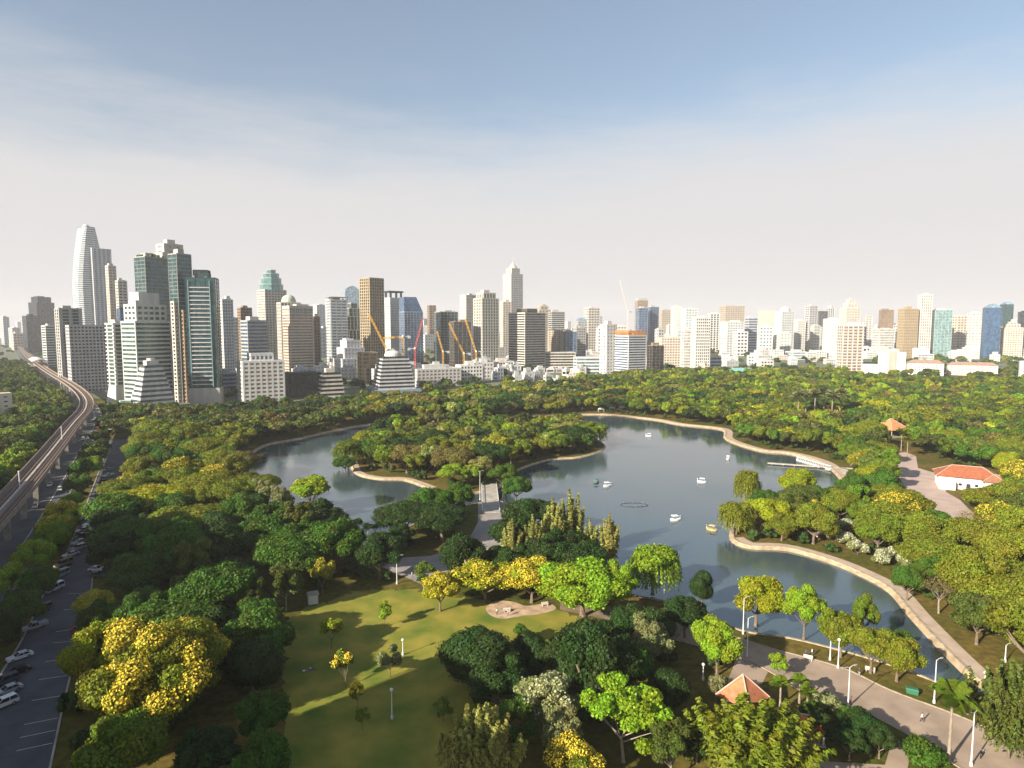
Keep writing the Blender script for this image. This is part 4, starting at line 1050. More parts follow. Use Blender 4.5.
for k in range(12): m.box((a/2*math.cos(k*PI/6),a/2*math.sin(k*PI/6),h/2),(1.8,1.8,h),k*PI/6)
m.build('wall',wallmat(B_),t); g.build('glazing',glassmat(BR),t); BLD.append((548,565,330,1150,t))
B(564,577,332,1120,'glass',G_,BL,'dark blue glass block between the round brown tower and a grey one',rot=15,near=False)
B(573,586,328,1180,'grid',G_,DK,'grey block right of the dark blue glass one',rot=25,near=False)
B(575,588,318,1700,'grid',G_,BG,'distant grey tower with a curved roof behind the grey block',rot=20,top='arch')
B(584,600,308,1700,'grid',C_,DK,'distant cream tower left of the white hospital-like towers',rot=25)
B(600,617,325,900,'solid',W_,DK,'plain white tower, left of the one with orange scaffolding',kind='flat',rot=40,near=False,bits=True)
t,a,b_,h=B(613,647,336,880,'bands',W_,BL,'white tower under construction wrapped in orange scaffolding at its top',kind='flat',rot=38,ratio=1.1,near=False,bits=False,fl=3.4)
m=MB(); OR=noisy('orange_netting',(.42,.19,.06),.4,.3,.9)
for k in range(14):
    for j in range(9):
        if random.random()<.75: m.box(((k/13-.5)*a*.98,(j/8-.5)*b_*.98,h+1+random.random()*4),(.5,.5,random.uniform(3,9)))
for z in (1.2,4,6.5): 
    for s in (-1,1): m.box((0,s*b_*.49,h+z),(a,.5,1.4)); m.box((s*a*.49,0,h+z),(.5,b_*.97,1.4))
m.build('scaffolding',OR,t)
# ---- skyline right of the centre
rows=[(635,648,298,1900,'glass',G_,BR,'distant tower with a dark bracketed top left of the blue glass pair','office','crown'),
(636,648,308,1750,'glass',LG,BL,'left one of the distant blue glass pair','office','flat'),(647,659,307,1780,'glass',G_,BL,'right one of the distant blue glass pair','office','flat'),
(659,671,310,2100,'grid',B_,BR,'distant tan tower right of the blue glass pair','flat','flat'),(671,682,307,1700,'solid',W_,SKY,'distant plain white tower, left of two close together','flat','flat'),
(682,698,309,1650,'grid',W_,SKY,'distant wide white tower, right of two close together','flat','flat'),(647,664,346,1000,'glass',BR,DK,'low dark glass block behind the trees right of the scaffolded tower','office','flat'),
(657,681,338,1150,'grid',C_,BR,'cream mid-rise with a roof terrace right of the scaffolded tower','flat','flat'),
(681,692,331,1020,'bands',W_,G_,'lower white block at the left foot of the tall white slab','flat','flat'),(691,711,318,1000,'fine',W_,DK,'tall white slab with a grey right side at the park edge','flat','flat'),
(708,720,314,1900,'piers',W_,DK,'distant white tower with a dark stripe, right of the tall white slab','flat','flat'),(719,745,306,2000,'grid',B_,BR,'broad brownish tower with a stepped roof above white blocks','flat','flat'),
(720,744,322,1650,'grid',W_,SKY,'white block below the broad brownish tower','flat','flat'),(745,758,318,1700,'bands',LG,BL,'blue-grey block right of the broad brownish tower','office','flat'),
(758,775,304,1800,'solid',C_,B_,'beige tower with a small pointed roof right of centre','office','spire'),(775,795,307,1750,'grid',W_,SKY,'white tower with a rounded top right of the beige pointed one','flat','dome'),
(794,806,321,1900,'grid',W_,B_,'lower white block between two taller ones right of centre','flat','flat'),(805,818,306,1900,'grid',LG,DK,'grey tower with a white cap right of centre','office','flat'),
(817,828,311,2100,'glass',G_,DK,'dark glass tower left of the white residential ones','office','flat'),(826,835,306,2300,'piers',LG,DK,'slim grey tower with a rounded head','office','dome'),
(823,840,319,1500,'solid',W_,DK,'broad white residential block in front of the grey towers','flat','flat'),(840,861,300,1700,'grid',C_,G_,'tapering cream tower, tallest left of the brown glass block','office','steps'),
(837,864,326,980,'balcony',W_,BR,'white balconied residential tower standing in the trees at the right','flat','flat'),
(864,873,310,1900,'grid',LG,BR,'narrow pale tower right of the tapering cream one','flat','spire'),(879,894,310,1900,'glass',BR,BR,'dark brown glass tower with a flat top at the right','office','flat'),
(872,895,329,1700,'bands',W_,G_,'low pale block beneath the dark brown glass tower','flat','flat'),(898,919,309,1500,'grid',GOLD,BR,'golden beige block left of the tall white striped tower','flat','flat'),
(918,933,295,1500,'piers',W_,BR,'tall white striped tower, highest at the right side','flat','flat'),(931,953,310,1500,'glass',W_,(.16,.28,.28),'pale teal glass building with a white frame right of the striped tower','office','flat'),
(952,968,316,1600,'grid',C_,BR,'beige block right of the pale teal building','flat','flat'),(967,984,313,1550,'grid',W_,B_,'white block left of the blue rounded tower','flat','flat'),
(1000,1014,302,1700,'glass',TE,TE,'dark teal tower just behind the blue rounded one','office','arch'),(1001,1024,322,1350,'grid',C_,BR,'cream low block with a sloped roof right of the blue tower','flat','steps'),
(1018,1030,312,1600,'glass',DK,DK,'dark tower cut by the right edge','office','flat')]
for (a0,a1,yt,D,stl,wc,gc,lb,kd,tp) in rows:
    B(a0,a1,yt,D,stl,wc,gc,lb,kind=kd,rot=random.uniform(15,36),near=False,top='flat' if tp=='steps' else tp,steps=[(.85,1,1),(.94,.7,.75),(1,.4,.5)] if tp=='steps' else None)
t,a,b_,h=B(983,1002,304,1350,'glass',BL,BL,'blue glass tower with rounded shoulders near the right edge',rot=12,near=False,top='arch')
# ---- front rows of the middle
t,a,b_,h=B(236,285,362,600,'grid',(.65,.64,.62),BR,'bright white mid-rise with a regular grid of square windows at the park edge',kind='flat',rot=12,ratio=.7,bay=4.8,fl=3.7)
facade(t,a*.55,b_*.6,h+.5,h+7,'grid',W_,BG,3.4,False,4)
B(204,237,374,640,'bands',LG,BL,'low blue-grey block left of the bright white grid mid-rise',rot=10,near=True)
B(284,320,374,640,'glass',DK,DK,'low dark glass block right of the bright white grid mid-rise',rot=10,near=False,bits=False)
def ziggurat(px0,px1,yt,D,n,shr,label,top,gc,rot=14):
    x,y,a,b_,h,rz=frame(px0,px1,yt,D,rot,.9); t=thing('office_building',label,'office building',(x,y,0),rz); fl=h/n; wl=MB(); it=MB()
    for k in range(n):
        s=1-shr*k/n; wl.box((0,0,k*fl+fl*.22),(a*s,b_*s,fl*.44)); it.box((0,0,k*fl+fl*.72),(a*s-3.2,b_*s-3.2,fl*.56-.02)); w_=MB()
        for sx,sy,dx,dy in ((0,-1,a*s-2.4,.15),(0,1,a*s-2.4,.15),(-1,0,.15,b_*s-2.4),(1,0,.15,b_*s-2.4)): w_.box((sx*(a*s-2.3)/2,sy*(b_*s-2.3)/2,k*fl+fl*.72),(dx,dy,fl*.55))
        w_.build('window_band',glassmat(gc),t)
    wl.build('wall',wallmat(C_ if not top else LG),t); it.build('interior',METD,t)
    if top: MB().cyl((0,0,h),a*.22,2.5,20).dome((0,0,h+2.5),a*.2,20,5,.45).build('round_top',wallmat(W_),t); MB().box((0,0,2),(a*1.2,b_*1.2,4)).build('podium',wallmat((.2,.26,.32)),t)
    else: MB().box((0,0,h+2),(a*.35,b_*.35,4)).box((a*.1,0,h+4.5),(a*.15,b_*.2,3)).build('plant_room',wallmat(C_),t)
    OB2.append((x,y,a*.6)); return t
ziggurat(369,417,357,680,10,.34,'dark grey banded pyramid-like block with a round white top',True,DK)
ziggurat(314,345,373,640,6,.25,'small beige stepped block with dark bands left of the pyramid-like one',False,DK)
B(334,367,341,900,'solid',(.62,.61,.59),BG,'white stepped mid-rise left of the construction site',kind='flat',rot=24,near=False,steps=[(.5,1.1,1.1),(.8,.85,.9),(1,.6,.75)])
t,a,b_,h=B(357,377,353,800,'balcony',GOLD,BR,'ochre concrete frame of a building under construction behind the pyramid-like block',kind='flat',rot=20,near=False,bits=False)
B(408,462,370,760,'grid',W_,BR,'long white mid-rise right of the pyramid-like block',kind='flat',rot=22,ratio=.5,near=True,bay=5,fl=3.4)
B(455,483,366,800,'grid',(.6,.58,.55),DK,'white block with tall window strips right of the long white mid-rise',kind='flat',rot=20,ratio=.7,near=False,bay=4)
B(485,506,348,1100,'solid',W_,BG,'low white block below the banded beige tower',kind='flat',near=False)
B(520,576,353,1080,'bands',C_,DK,'long low beige podium under the banded and round towers',kind='house',ratio=.4,rot=10,near=False,bits=False)
B(573,609,358,960,'bands',(.62,.6,.57),BG,'long low white hall at the park edge left of the scaffolded tower',kind='house',ratio=.5,rot=12,near=False,bits=False)
# white and pink building complex on the right
def lowb(px0,px1,yt,D,wall,label,roof=None,rot=8,ratio=.35,near=False,name='low_building',cat='low building'):
    x,y,a,b_,h,rz=frame(px0,px1,yt,D,rot,ratio); t=thing(name,label,cat,(x,y,0),rz)
    facade(t,a,b_,0,h,'solid',wall,DK,3.4,near,5); 
    if roof: 
        m=MB(); e=1.2; m.add([(-a/2-e,-b_/2-e,h+1.02),(a/2+e,-b_/2-e,h+1.02),(a/2+e,b_/2+e,h+1.02),(-a/2-e,b_/2+e,h+1.02),(-a/2+b_*.4,0,h+1+b_*.28),(a/2-b_*.4,0,h+1+b_*.28)],[(0,1,5,4),(2,3,4,5),(1,2,5),(3,0,4),(0,3,2,1)]); m.build('roof',noisy('roof_'+str(int(roof[0]*100)),roof,.25,.6,.85),t)
    else: MB().b2(-a/2+.4,a/2-.4,-b_/2+.4,b_/2-.4,h,h+.9).build('roof',noisy('roof_felt',(.25,.24,.22)),t)
    OB2.append((x,y,a*.5)); return t,a,b_,h
t,a,b_,h=lowb(878,906,353,985,(.8,.76,.74),'white and pink block rising in the middle of the long white complex at right')
MB().b2(-a*.14,a*.16,-b_/2-1.2,-b_/2+.3,1,h+3).build('pink_bay',wallmat((.62,.33,.28)),t); MB().b2(-a*.2,a*.25,-b_*.3,b_*.3,h+1,h+5).build('plant_room',wallmat(W_),t)
lowb(861,883,365,930,(.62,.6,.57),'long white wing left of the white and pink block',ratio=.5)
lowb(906,944,364,940,(.62,.6,.57),'long white wing right of the white and pink block',ratio=.4,roof=(.3,.2,.15))
lowb(946,998,366,940,(.66,.56,.46),'long low building with brownish roof toward the right edge',ratio=.25,roof=(.3,.2,.15))
lowb(1019,1040,362,800,(.62,.6,.57),'white house cut by the right edge behind the trees',ratio=.6)
lowb(915,985,350,1700,(.6,.52,.44),'very long tan roofed hall between the woods at right',ratio=.15,roof=(.36,.28,.22))
# houses in the park
def house(px,py,a,b_,h,rz,wall,roof,label,name='park_pavilion',cat='pavilion',openp=False):
    p=at(px,py); t=thing(name,label,cat,(p.x,p.y,0),rz)
    wm=wallmat(wall)
    if openp:
        for sx in (-1,1):
            for sy in (-1,1): MB().box((sx*(a/2-.4),sy*(b_/2-.4),h/2),(.3,.3,h)).build('post',wm,t)
        MB().box((0,0,.15),(a,b_,.3)).build('floor',CONC,t)
    else:
        facade(t,a,b_,0,h,'solid',wall,DK,h,True,3)
        MB().box((0,-b_/2-.1,1.2),(1.6,.2,2.3)).build('door',METD,t)
    return t,p
def hip(t,a,b_,h,rise,col,e=1.2,ridge=.5):
    m=MB(); r_=max(.1,(a-b_)/2+ridge); m.add([(-a/2-e,-b_/2-e,h+.1),(a/2+e,-b_/2-e,h+.1),(a/2+e,b_/2+e,h+.1),(-a/2-e,b_/2+e,h+.1),(-r_,0,h+rise),(r_,0,h+rise)],[(0,1,5,4),(2,3,4,5),(1,2,5),(3,0,4),(0,3,2,1)])
    m.build('roof',noisy('tiles_%d_%d'%(col[0]*100,col[1]*100),col,.25,1.2,.8,bump=.3),t); 
    rd=MB(); rd.tube([(-r_,0,h+rise+.05),(r_,0,h+rise+.05)],.14)
    for sx,k in ((-1,-r_),(1,r_)):
        for sy in (-1,1): rd.tube([(k,0,h+rise+.05),(sx*(a/2+e),sy*(b_/2+e),h+.15)],.13)
    rd.build('ridge',wallmat((.5,.38,.3)),t)
t,p=house(966,487,22,12,4.2,R(-28),(.8,.78,.73),None,'white single-storey building with a red-brown hipped roof beside the car park','park_house','house'); hip(t,22,12,5.2,4.2,(.30,.10,.05))
MB().box((-8,-7.5,1.9),(6,4,3.8)).build('porch',wallmat((.8,.78,.73)),t)
t,p=house(1000,492,12,8,3.6,R(-28),(.8,.78,.73),None,'small white annex right of the white building with the red roof','park_house','house'); hip(t,12,8,4.6,2.6,(.30,.14,.08))
t,p=house(742,712,5.4,5.4,3,R(40),W_,None,'open pavilion with a tall orange-pink pyramid roof beside the path, bottom right',openp=True); hip(t,5.4,5.4,3,4.2,(.42,.15,.07),.7,.05)
t,p=house(803,738,6.5,4,2.6,R(-15),W_,None,'low shelter with an orange roof in the shade at the bottom right',openp=True); hip(t,6.5,4,2.6,1.6,(.48,.14,.04),.7,.3)
t,p=house(890,436,13,13,5,R(20),C_,None,'pavilion with a pale orange pyramid roof beyond the car park',openp=True); hip(t,13,13,5,6.5,(.5,.21,.09),1.5,.1)
t,p=house(781,395,22,14,5,R(-10),C_,None,'small hall with a dull red roof deep in the far woods'); hip(t,22,14,5.6,4.5,(.34,.15,.09),1.5,1)
t,p=house(741,377,36,20,7,R(5),LG,None,'hall with a pale teal roof behind the far trees'); hip(t,36,20,8,5,(.16,.38,.36),1.5,3)
t,p=house(722,380,30,14,6,R(5),C_,None,'hall with an orange roof left of the teal-roofed one'); hip(t,30,14,7,4,(.46,.17,.06),1.5,3)
t,p=house(368,450,9,8,3.6,R(20),W_,None,'small grey-roofed boathouse on the left tip of the island'); hip(t,9,8,4.6,2.4,(.45,.42,.38),.8,.3)
p=at(4,415); t,a,b_,h=lowb(-12,12,395,470,(.6,.55,.45),'pale building among the trees at the left edge',ratio=.8)
t,a,b_,h=lowb(119,131,402,545,(.45,.6,.5),'small pale green kiosk-like block at the corner of the avenue',ratio=.8)
for i,(px,py) in enumerate([(601,413),(612,412),(622,411)]):
    p=at(px,py-1); t=thing('market_stall',ORD[i]+' white stall canopy from the left on the far shore','stall',(p.x,p.y,0),0,'white stalls on the far shore')
    MB().box((0,0,3.1),(5,4,1.2),0,.35).build('canopy',METW,t)
    for sx in (-1,1):
        for sy in(-1,1): MB().box((sx*2.2,sy*1.7,1.25),(.15,.15,2.5)).build('post',METW,t)
# ---- the anonymous city: every block its own thing
LAND=[(0,60,'at the far left edge'),(60,130,'around the tall curved tower'),(130,220,'behind the near teal cluster'),(220,270,'below the teal-crowned tower'),(270,330,'near the domed beige tower'),(330,385,'near the gold-brown tower'),(385,440,'near the blue sloping block'),(440,500,'behind the yellow cranes'),(500,550,'near the tallest middle tower'),(550,605,'near the round brown tower'),(605,660,'near the orange scaffolding'),(660,715,'near the tall white slab'),(715,770,'below the broad brownish tower'),(770,830,'near the beige pointed tower'),(830,880,'near the white balconied tower'),(880,935,'near the white striped tower'),(935,985,'near the pale teal building'),(985,1030,'near the blue rounded tower')]
brng=random.Random(21); WC=[W_,W_,(.6,.59,.57),C_,LG,W_,W_,LG,(.58,.53,.49)]; WN={W_:'white',(.6,.59,.57):'off-white',C_:'cream',LG:'light grey',B_:'beige',(.58,.53,.49):'pinkish'}
AB=[]
def autob(px0,px1,yt,D,kind,where,size):
    wc=brng.choice(WC); st=brng.choice(['grid','bands','fine','solid'])
    t,a,b_,h=B(px0,px1,yt,D,st,wc,brng.choice([BG,BR,DK,SKY]),'',kind=kind,rot=brng.uniform(8,38),ratio=brng.uniform(.5,1),near=False,bits=(D<2600),fl=None if D<1500 else 8)
    AB.append([t,size+' '+WN[wc]+' '+{'grid':'grid-windowed','bands':'banded','fine':'ribbed','solid':'plain'}[st]+' block',where,t.location.x/t.location.y,1])
for (x0,x1,wh) in LAND:
    for k in range(3):      # distant towers
        wd=brng.uniform(6,13); a0=brng.uniform(x0,x1-4); autob(a0,a0+wd,brng.uniform(314,324),brng.uniform(2300,3600),'office',wh,'distant tall')
    for k in range(4):      # middle distance
        wd=brng.uniform(8,18); a0=brng.uniform(x0,x1-4); D=brng.uniform(1500,2100)
        if x0<60 : D+=500
        autob(a0,a0+wd,brng.uniform(325,335),D,'flat',wh,'mid-height')
    if x0>=220:
        for k in range(8):      # low blocks
            wd=brng.uniform(9,22); a0=brng.uniform(x0,x1-4)
            D=brng.uniform(980,1450) if x0<830 else brng.uniform(1250,1600)
            if x0<480: D=brng.uniform(780,1050)
            autob(a0,a0+wd,328+(70-brng.uniform(9,24))*F/D,D,'house',wh,'low')
# low houses behind the park trees in the middle
for k in range(26):
    a0=480+k*4.4+brng.uniform(-3,3); D=brng.uniform(800,1050); autob(a0,a0+brng.uniform(6,14),328+(70-brng.uniform(5,13))*F/D,D,'house','between the cranes and the white hall','small low')
# far-off mass on the horizon
m=MB()
for k in range(900):
    D=brng.uniform(3600,7000); px=brng.uniform(-60,1090); s=brng.uniform(14,40); hh=brng.choice([12,20,30,45,brng.uniform(30,110)])
    m.box((ray(px,330)[0]/ray(px,330)[1]*D,D,hh/2),(s,s*.8,hh),brng.uniform(0,1.5))
o=m.build('distant_city',noisy('far_blocks',(.55,.52,.48),.3,.01,.9),None); tag(o,'hazy mass of far-off city blocks along the whole horizon','city blocks',None,'stuff')
# city trees between the blocks
its=[]
for k in range(2600):
    y=brng.uniform(560,2600)**1.0; x=brng.uniform(-.85*y,.85*y); px,py=proj(x,y)
    if px<-20 or px>1044 or y<canopy_limit(px)-15: continue
    if px>860 or brng.random()<.42:
        if any((x-a)**2+(y-b_)**2<(r+6)**2 for a,b_,r in OB2): continue
        if dpoly((x,y),VC,False)<24: continue
        its.append((x,y,brng.uniform(6,10),'city',brng.choice([C_DO,C_GR,C_OL,C_DK])))
mass('street_trees',its,'green trees growing between the city blocks beyond the park','trees')
# tower cranes
YEL=plain('crane_yellow',(.55,.30,.04)); RED=plain('crane_red',(.45,.09,.08))
def crane(bx,yb,tx,ty,D,mat,label,luff=True):
    b0=atD(bx,yb,D); b0.z=0; zt=atD(bx,yb,D).z
    tip=atD(tx,ty,D)
    t=thing('tower_crane',label,'crane',b0[:],0,'tower cranes on the building sites'); mh=atD(bx,yb,D).z
    def lattice(p0,p1,w_):
        m=MB(); p0=Vector(p0);p1=Vector(p1); d=(p1-p0).normalized(); s1=d.cross(Vector((0,1,0))).normalized()*w_; s2=d.cross(s1).normalized()*w_
        C=[s1+s2,s1-s2,-s1-s2,-s1+s2]; n_=max(4,int((p1-p0).length/5))
        for c in C: m.tube([p0+c,p1+c],.33,4)
        for k in range(n_):
            a_=p0.lerp(p1,k/n_); e=p0.lerp(p1,(k+1)/n_)
            for j in range(4): m.tube([a_+C[j],e+C[(j+1)%4]],.2,3)
        return m
    lattice((0,0,0),(0,0,mh),1.0).build('mast',mat,t)
    lattice((0,0,mh),(tip-b0)[:],.8).build('jib',mat,t)
    sgn=-1 if tip.x>b0.x else 1
    MB().tube([(0,0,mh),(sgn*9,0,mh+1)],.9,4).box((sgn*8,0,mh-.5),(4,2.4,2.5)).build('counterweight',METG,t)
    MB().box((0,-1.6,mh+1),(2,2,2.4)).build('cab',METW,t)
crane(387,350,369,314,800,YEL,'yellow crane with its jib raised to the left, leaning over the pyramid-like block')
crane(403,337,383,338,820,YEL,'yellow crane with a level jib above the pyramid-like block')
crane(415,349,423,318,860,RED,'red crane with a steeply raised jib right of the pyramid-like block')
crane(476,352,465,318,860,YEL,'tallest yellow crane of the trio, right one, jib raised to the left')
crane(464,354,449,323,900,YEL,'yellow crane of the trio, middle one, jib raised to the left')
crane(443,352,437,331,940,YEL,'small yellow crane of the trio, left one, steep jib')
crane(628,312,620,280,1500,plain('crane_pale',(.5,.45,.4)),'faint far crane with a steep jib left of the bracketed tower')
# ---- buildings standing to the left of the photographer, which shade the near park
def sq(s,q): return (.76*s+.65*q,.65*s-.76*q)
def shade(q0,q1,s_end,s0,label):
    L0=math.tan(R(24)); dep=22; h=(s_end-s0)*L0; c=sq(s0-dep/2,(q0+q1)/2); t=thing('office_building',label,'office building',(c[0],c[1],0),math.atan2(.65,.76))
    facade(t,dep,q1-q0,0,h-1,'bands',W_,DK,3.6,False); roofbits(t,dep,q1-q0,h-.5,W_,int(h))
shade(-300,-226,46,-64,'white office block behind the trees left of the near end of the railway')
shade(-224,-161,76,-66,'tall white office block left of the photographer')
shade(-159,-112.5,34,-70,'lower white office block left of the photographer')
shade(-109,-62,84,-74,'white office block nearest behind the photographer')
# ================================================================ VEHICLES, LAMPS, BOATS, PEOPLE
def paint(n,c): return noisy('paint_'+n,c,.06,2,.28,.15,spec=.6)
CARP={'white':paint('white',(.72,.72,.72)),'silver':paint('silver',(.42,.43,.45)),'black':paint('black',(.02,.02,.024)),'dark grey':paint('dark_grey',(.09,.09,.10)),'red':paint('red',(.35,.03,.02)),'blue':paint('blue',(.05,.1,.25)),'bronze':paint('bronze',(.3,.22,.14))}
LIT=plain('lamp_lens',(.7,.7,.65),.1); TAIL=plain('tail_lens',(.4,.02,.02),.2)
def profile(kind):
    # (x,z) outline of the body, then of the cabin
    if kind=='sedan': return [(-2.25,.35),(-2.3,.8),(-1.75,.98),(.95,.98),(2.15,.82),(2.3,.55),(2.25,.32)],[(-1.75,.96),(-1.15,1.42),(.1,1.44),(.95,.96)],1.78
    if kind=='suv': return [(-2.3,.4),(-2.35,.95),(-2.2,1.1),(1.05,1.1),(2.2,.98),(2.35,.6),(2.3,.38)],[(-2.2,1.08),(-1.95,1.72),(.2,1.74),(1.1,1.08)],1.86
    if kind=='van': return [(-2.5,.4),(-2.55,1.1),(-2.5,1.2),(1.7,1.2),(2.4,1.05),(2.5,.6),(2.45,.38)],[(-2.5,1.18),(-2.4,2.0),(1.0,2.02),(1.75,1.18)],1.9
    return [(-2.5,.5),(-2.55,1.0),(-.6,1.0),(1.2,1.02),(2.3,.95),(2.5,.6),(2.4,.42)],[(-.6,1.0),(-.45,1.66),(.55,1.68),(1.25,1.0)],1.82
CARM={}
def carmesh(kind,col):
    k=(kind,col)
    if k in CARM: return CARM[k]
    bo,ca,w_=profile(kind); m=CARP[col]
    def ext(pts,wb,wt,zsplit):
        n=len(pts); b=MB(); zs=[p[1] for p in pts]; z0,z1=min(zs),max(zs)
        L=[];Rr=[]
        for x,z in pts:
            t=(z-z0)/(z1-z0); hw=(wb*(1-t)+wt*t)/2; L.append((x,-hw,z)); Rr.append((x,hw,z))
        b.add(L+Rr,[tuple(range(n)),tuple(range(2*n-1,n-1,-1))]+[(i,n+i,n+(i+1)%n,(i+1)%n) for i in range(n)]); return b
    body=ext(bo,w_,w_*.95,0)
    cab=ext(ca,w_*.93,w_*.74,0)
    x0,x1=ca[1][0],ca[2][0]; zt=ca[1][1]
    roof=MB(); roof.box(((x0+x1)/2,0,zt+.02),(x1-x0+.12,w_*.74+.04,.06))
    for (xa,za),(xb,zb) in ((ca[0],ca[1]),(ca[3],ca[2])):
        for s in (-1,1): roof.tube([(xa,s*w_*.465,za),(xb,s*w_*.375,zb)],.05,4)
    roof.box(((x0+x1)/2,-w_*.42,(ca[0][1]+zt)/2),(.09,.12,zt-ca[0][1]-.03)); roof.box(((x0+x1)/2,w_*.42,(ca[0][1]+zt)/2),(.09,.12,zt-ca[0][1]-.03))
    if kind=='pickup':
        for s in (-1,1): body.box((-1.55,s*w_*.46,1.12),(1.9,.08,.28))
        body.box((-2.5,0,1.12),(.08,w_*.93,.28))
    wh=MB(); 
    def wheel():
        q=MB(); n=14; vs=[(.33*math.cos(2*PI*i/n),y,.33*math.sin(2*PI*i/n)) for y in (-.11,.11) for i in range(n)]
        q.add(vs,[tuple(range(n)),tuple(range(2*n-1,n-1,-1))]+[(i,n+i,n+(i+1)%n,(i+1)%n) for i in range(n)]); return q.mesh('wheel',RUB)
    rim=MB(); n=10
    rim.add([(.19*math.cos(2*PI*i/n),y,.19*math.sin(2*PI*i/n)) for y in (-.125,.125) for i in range(n)],[tuple(range(n)),tuple(range(2*n-1,n-1,-1))])
    CARM[k]=dict(body=body.mesh('body',m),windows=cab.mesh('windows',CARG),roof=roof.mesh('roof',m),wheel=wheel(),rim=rim.mesh('rim',METG),head=MB().box((0,0,0),(.08,.34,.14)).mesh('headlight',LIT),tail=MB().box((0,0,0),(.08,.28,.16)).mesh('taillight',TAIL),w=w_,f=bo[-2][0],z=bo[-3][1]); return CARM[k]
def car(px,py,kind,col,rz,label,detail=True,group='cars parked along the service road'):
    p=at(px,py); cm=carmesh(kind,col); nm={'sedan':'parked_car','suv':'parked_car','van':'van','pickup':'pickup_truck'}[kind]
    t=thing(nm,label,{'van':'van','pickup':'pickup'}.get(kind,'car'),(p.x,p.y,.05),rz,group)
    obj('body',cm['body'],t); obj('windows',cm['windows'],t); obj('roof',cm['roof'],t)
    for sx in (-1.4,1.42):
        for s in (-1,1):
            w_=obj('wheel',cm['wheel'],t); w_.location=(sx,s*cm['w']*.46,.33)
            if detail: obj('rim',cm['rim'],w_)
    if detail:
        for s in (-1,1):
            h_=obj('headlight',cm['head'],t); h_.location=(cm['f']+.02,s*cm['w']*.36,.72); h_=obj('taillight',cm['tail'],t); h_.location=(-cm['f']-.0,s*cm['w']*.38,.78)
def dirserv(py):
    q=min(range(len(serv_l)-1),key=lambda i:abs(proj(*serv_l[i])[1]-py)); a,b_=serv_l[q],serv_l[q+1]; return math.atan2(b_[1]-a[1],b_[0]-a[0])
near=[(35,629,'pickup','silver','silver pickup nearest the kink of the service road, with trees behind'),(20,659,'sedan','white','white saloon parked alone above a dark one, left edge'),(17,674,'sedan','black','black saloon just below the lone white one, left edge'),(5,684,'suv','dark grey','dark grey car at the left edge, third up from the lowest'),
(8,693,'sedan','silver','silver car, second up from the lowest at the left edge'),(3,707,'suv','white','lowest white car at the left edge'),(42,611,'suv','dark grey','dark car under the tree above the silver pickup'),(54,591,'van','white','white van under the median trees'),(60,577,'van','silver','silver van just above the white one'),(64,566,'van','bronze','tan-roofed van above the silver van')]
for i,(x,y,k,c,lb) in enumerate(near):
    a=dirserv(y)+R(-62 if y>600 else -40); car(x,y,k,c,a,lb)
k=0
for i in range(15):
    py=556-i*6.1; q=min(serv_l,key=lambda q:abs(proj(*q)[1]-py)); px=proj(*q)[0]+7+3*(i%2)
    col=['white','silver','white','dark grey','silver','white','black','silver','white','blue','white','silver','black','white','silver'][i]; kd=['sedan','suv','sedan','pickup','sedan'][i%5]
    car(px,py,kd,col,dirserv(py)+R(-50),ORD[i]+' car up the kerbside row under the median trees, a '+col+' '+{'sedan':'saloon','suv':'off-roader','pickup':'pickup'}[kd])
for i,(x,y,c,lb) in enumerate([(97,571,'white','white car on the right side of the service road under the canopy edge'),(98,577,'dark grey','dark car on the right side of the service road below a white one'),(82,632,'red','red car half hidden by the trees on the right of the service road'),(78,655,'red','second red car further down on the right of the service road'),
    (129,470,'silver','silver car at the top end of the service road'),(131,478,'white','white car at the top end of the service road, below a silver one'),(118,484,'white','white car driving in the middle of the upper service road'),(126,490,'white','white car at the right kerb of the upper service road')]):
    car(x,y,'sedan',c,dirserv(y)+R(0 if i==6 else 60),lb,True,'cars on the right of the service road')
for i,(x,y,c) in enumerate([(50,486,'white'),(75,475,'silver'),(36,508,'dark grey'),(90,438,'white'),(83,440,'white'),(98,430,'red'),(104,424,'silver'),(95,420,'white'),(108,418,'white'),(88,462,'silver'),(60,491,'white'),(112,411,'blue'),(104,409,'white'),(22,466,'white'),(100,446,'silver'),(100,436,'white'),(110,430,'white')]):
    a=dirserv(520); car(x,y,['sedan','suv','van'][i%3],c,a+PI*(i%2),ORD[i]+' of the avenue vehicles beside the railway, a '+c+' one',False,'vehicles on the avenue by the railway')
p=at(950,521); car(948,519,'sedan','white',.6,'lone white car at the lower end of the car park',True,'cars in the car park')
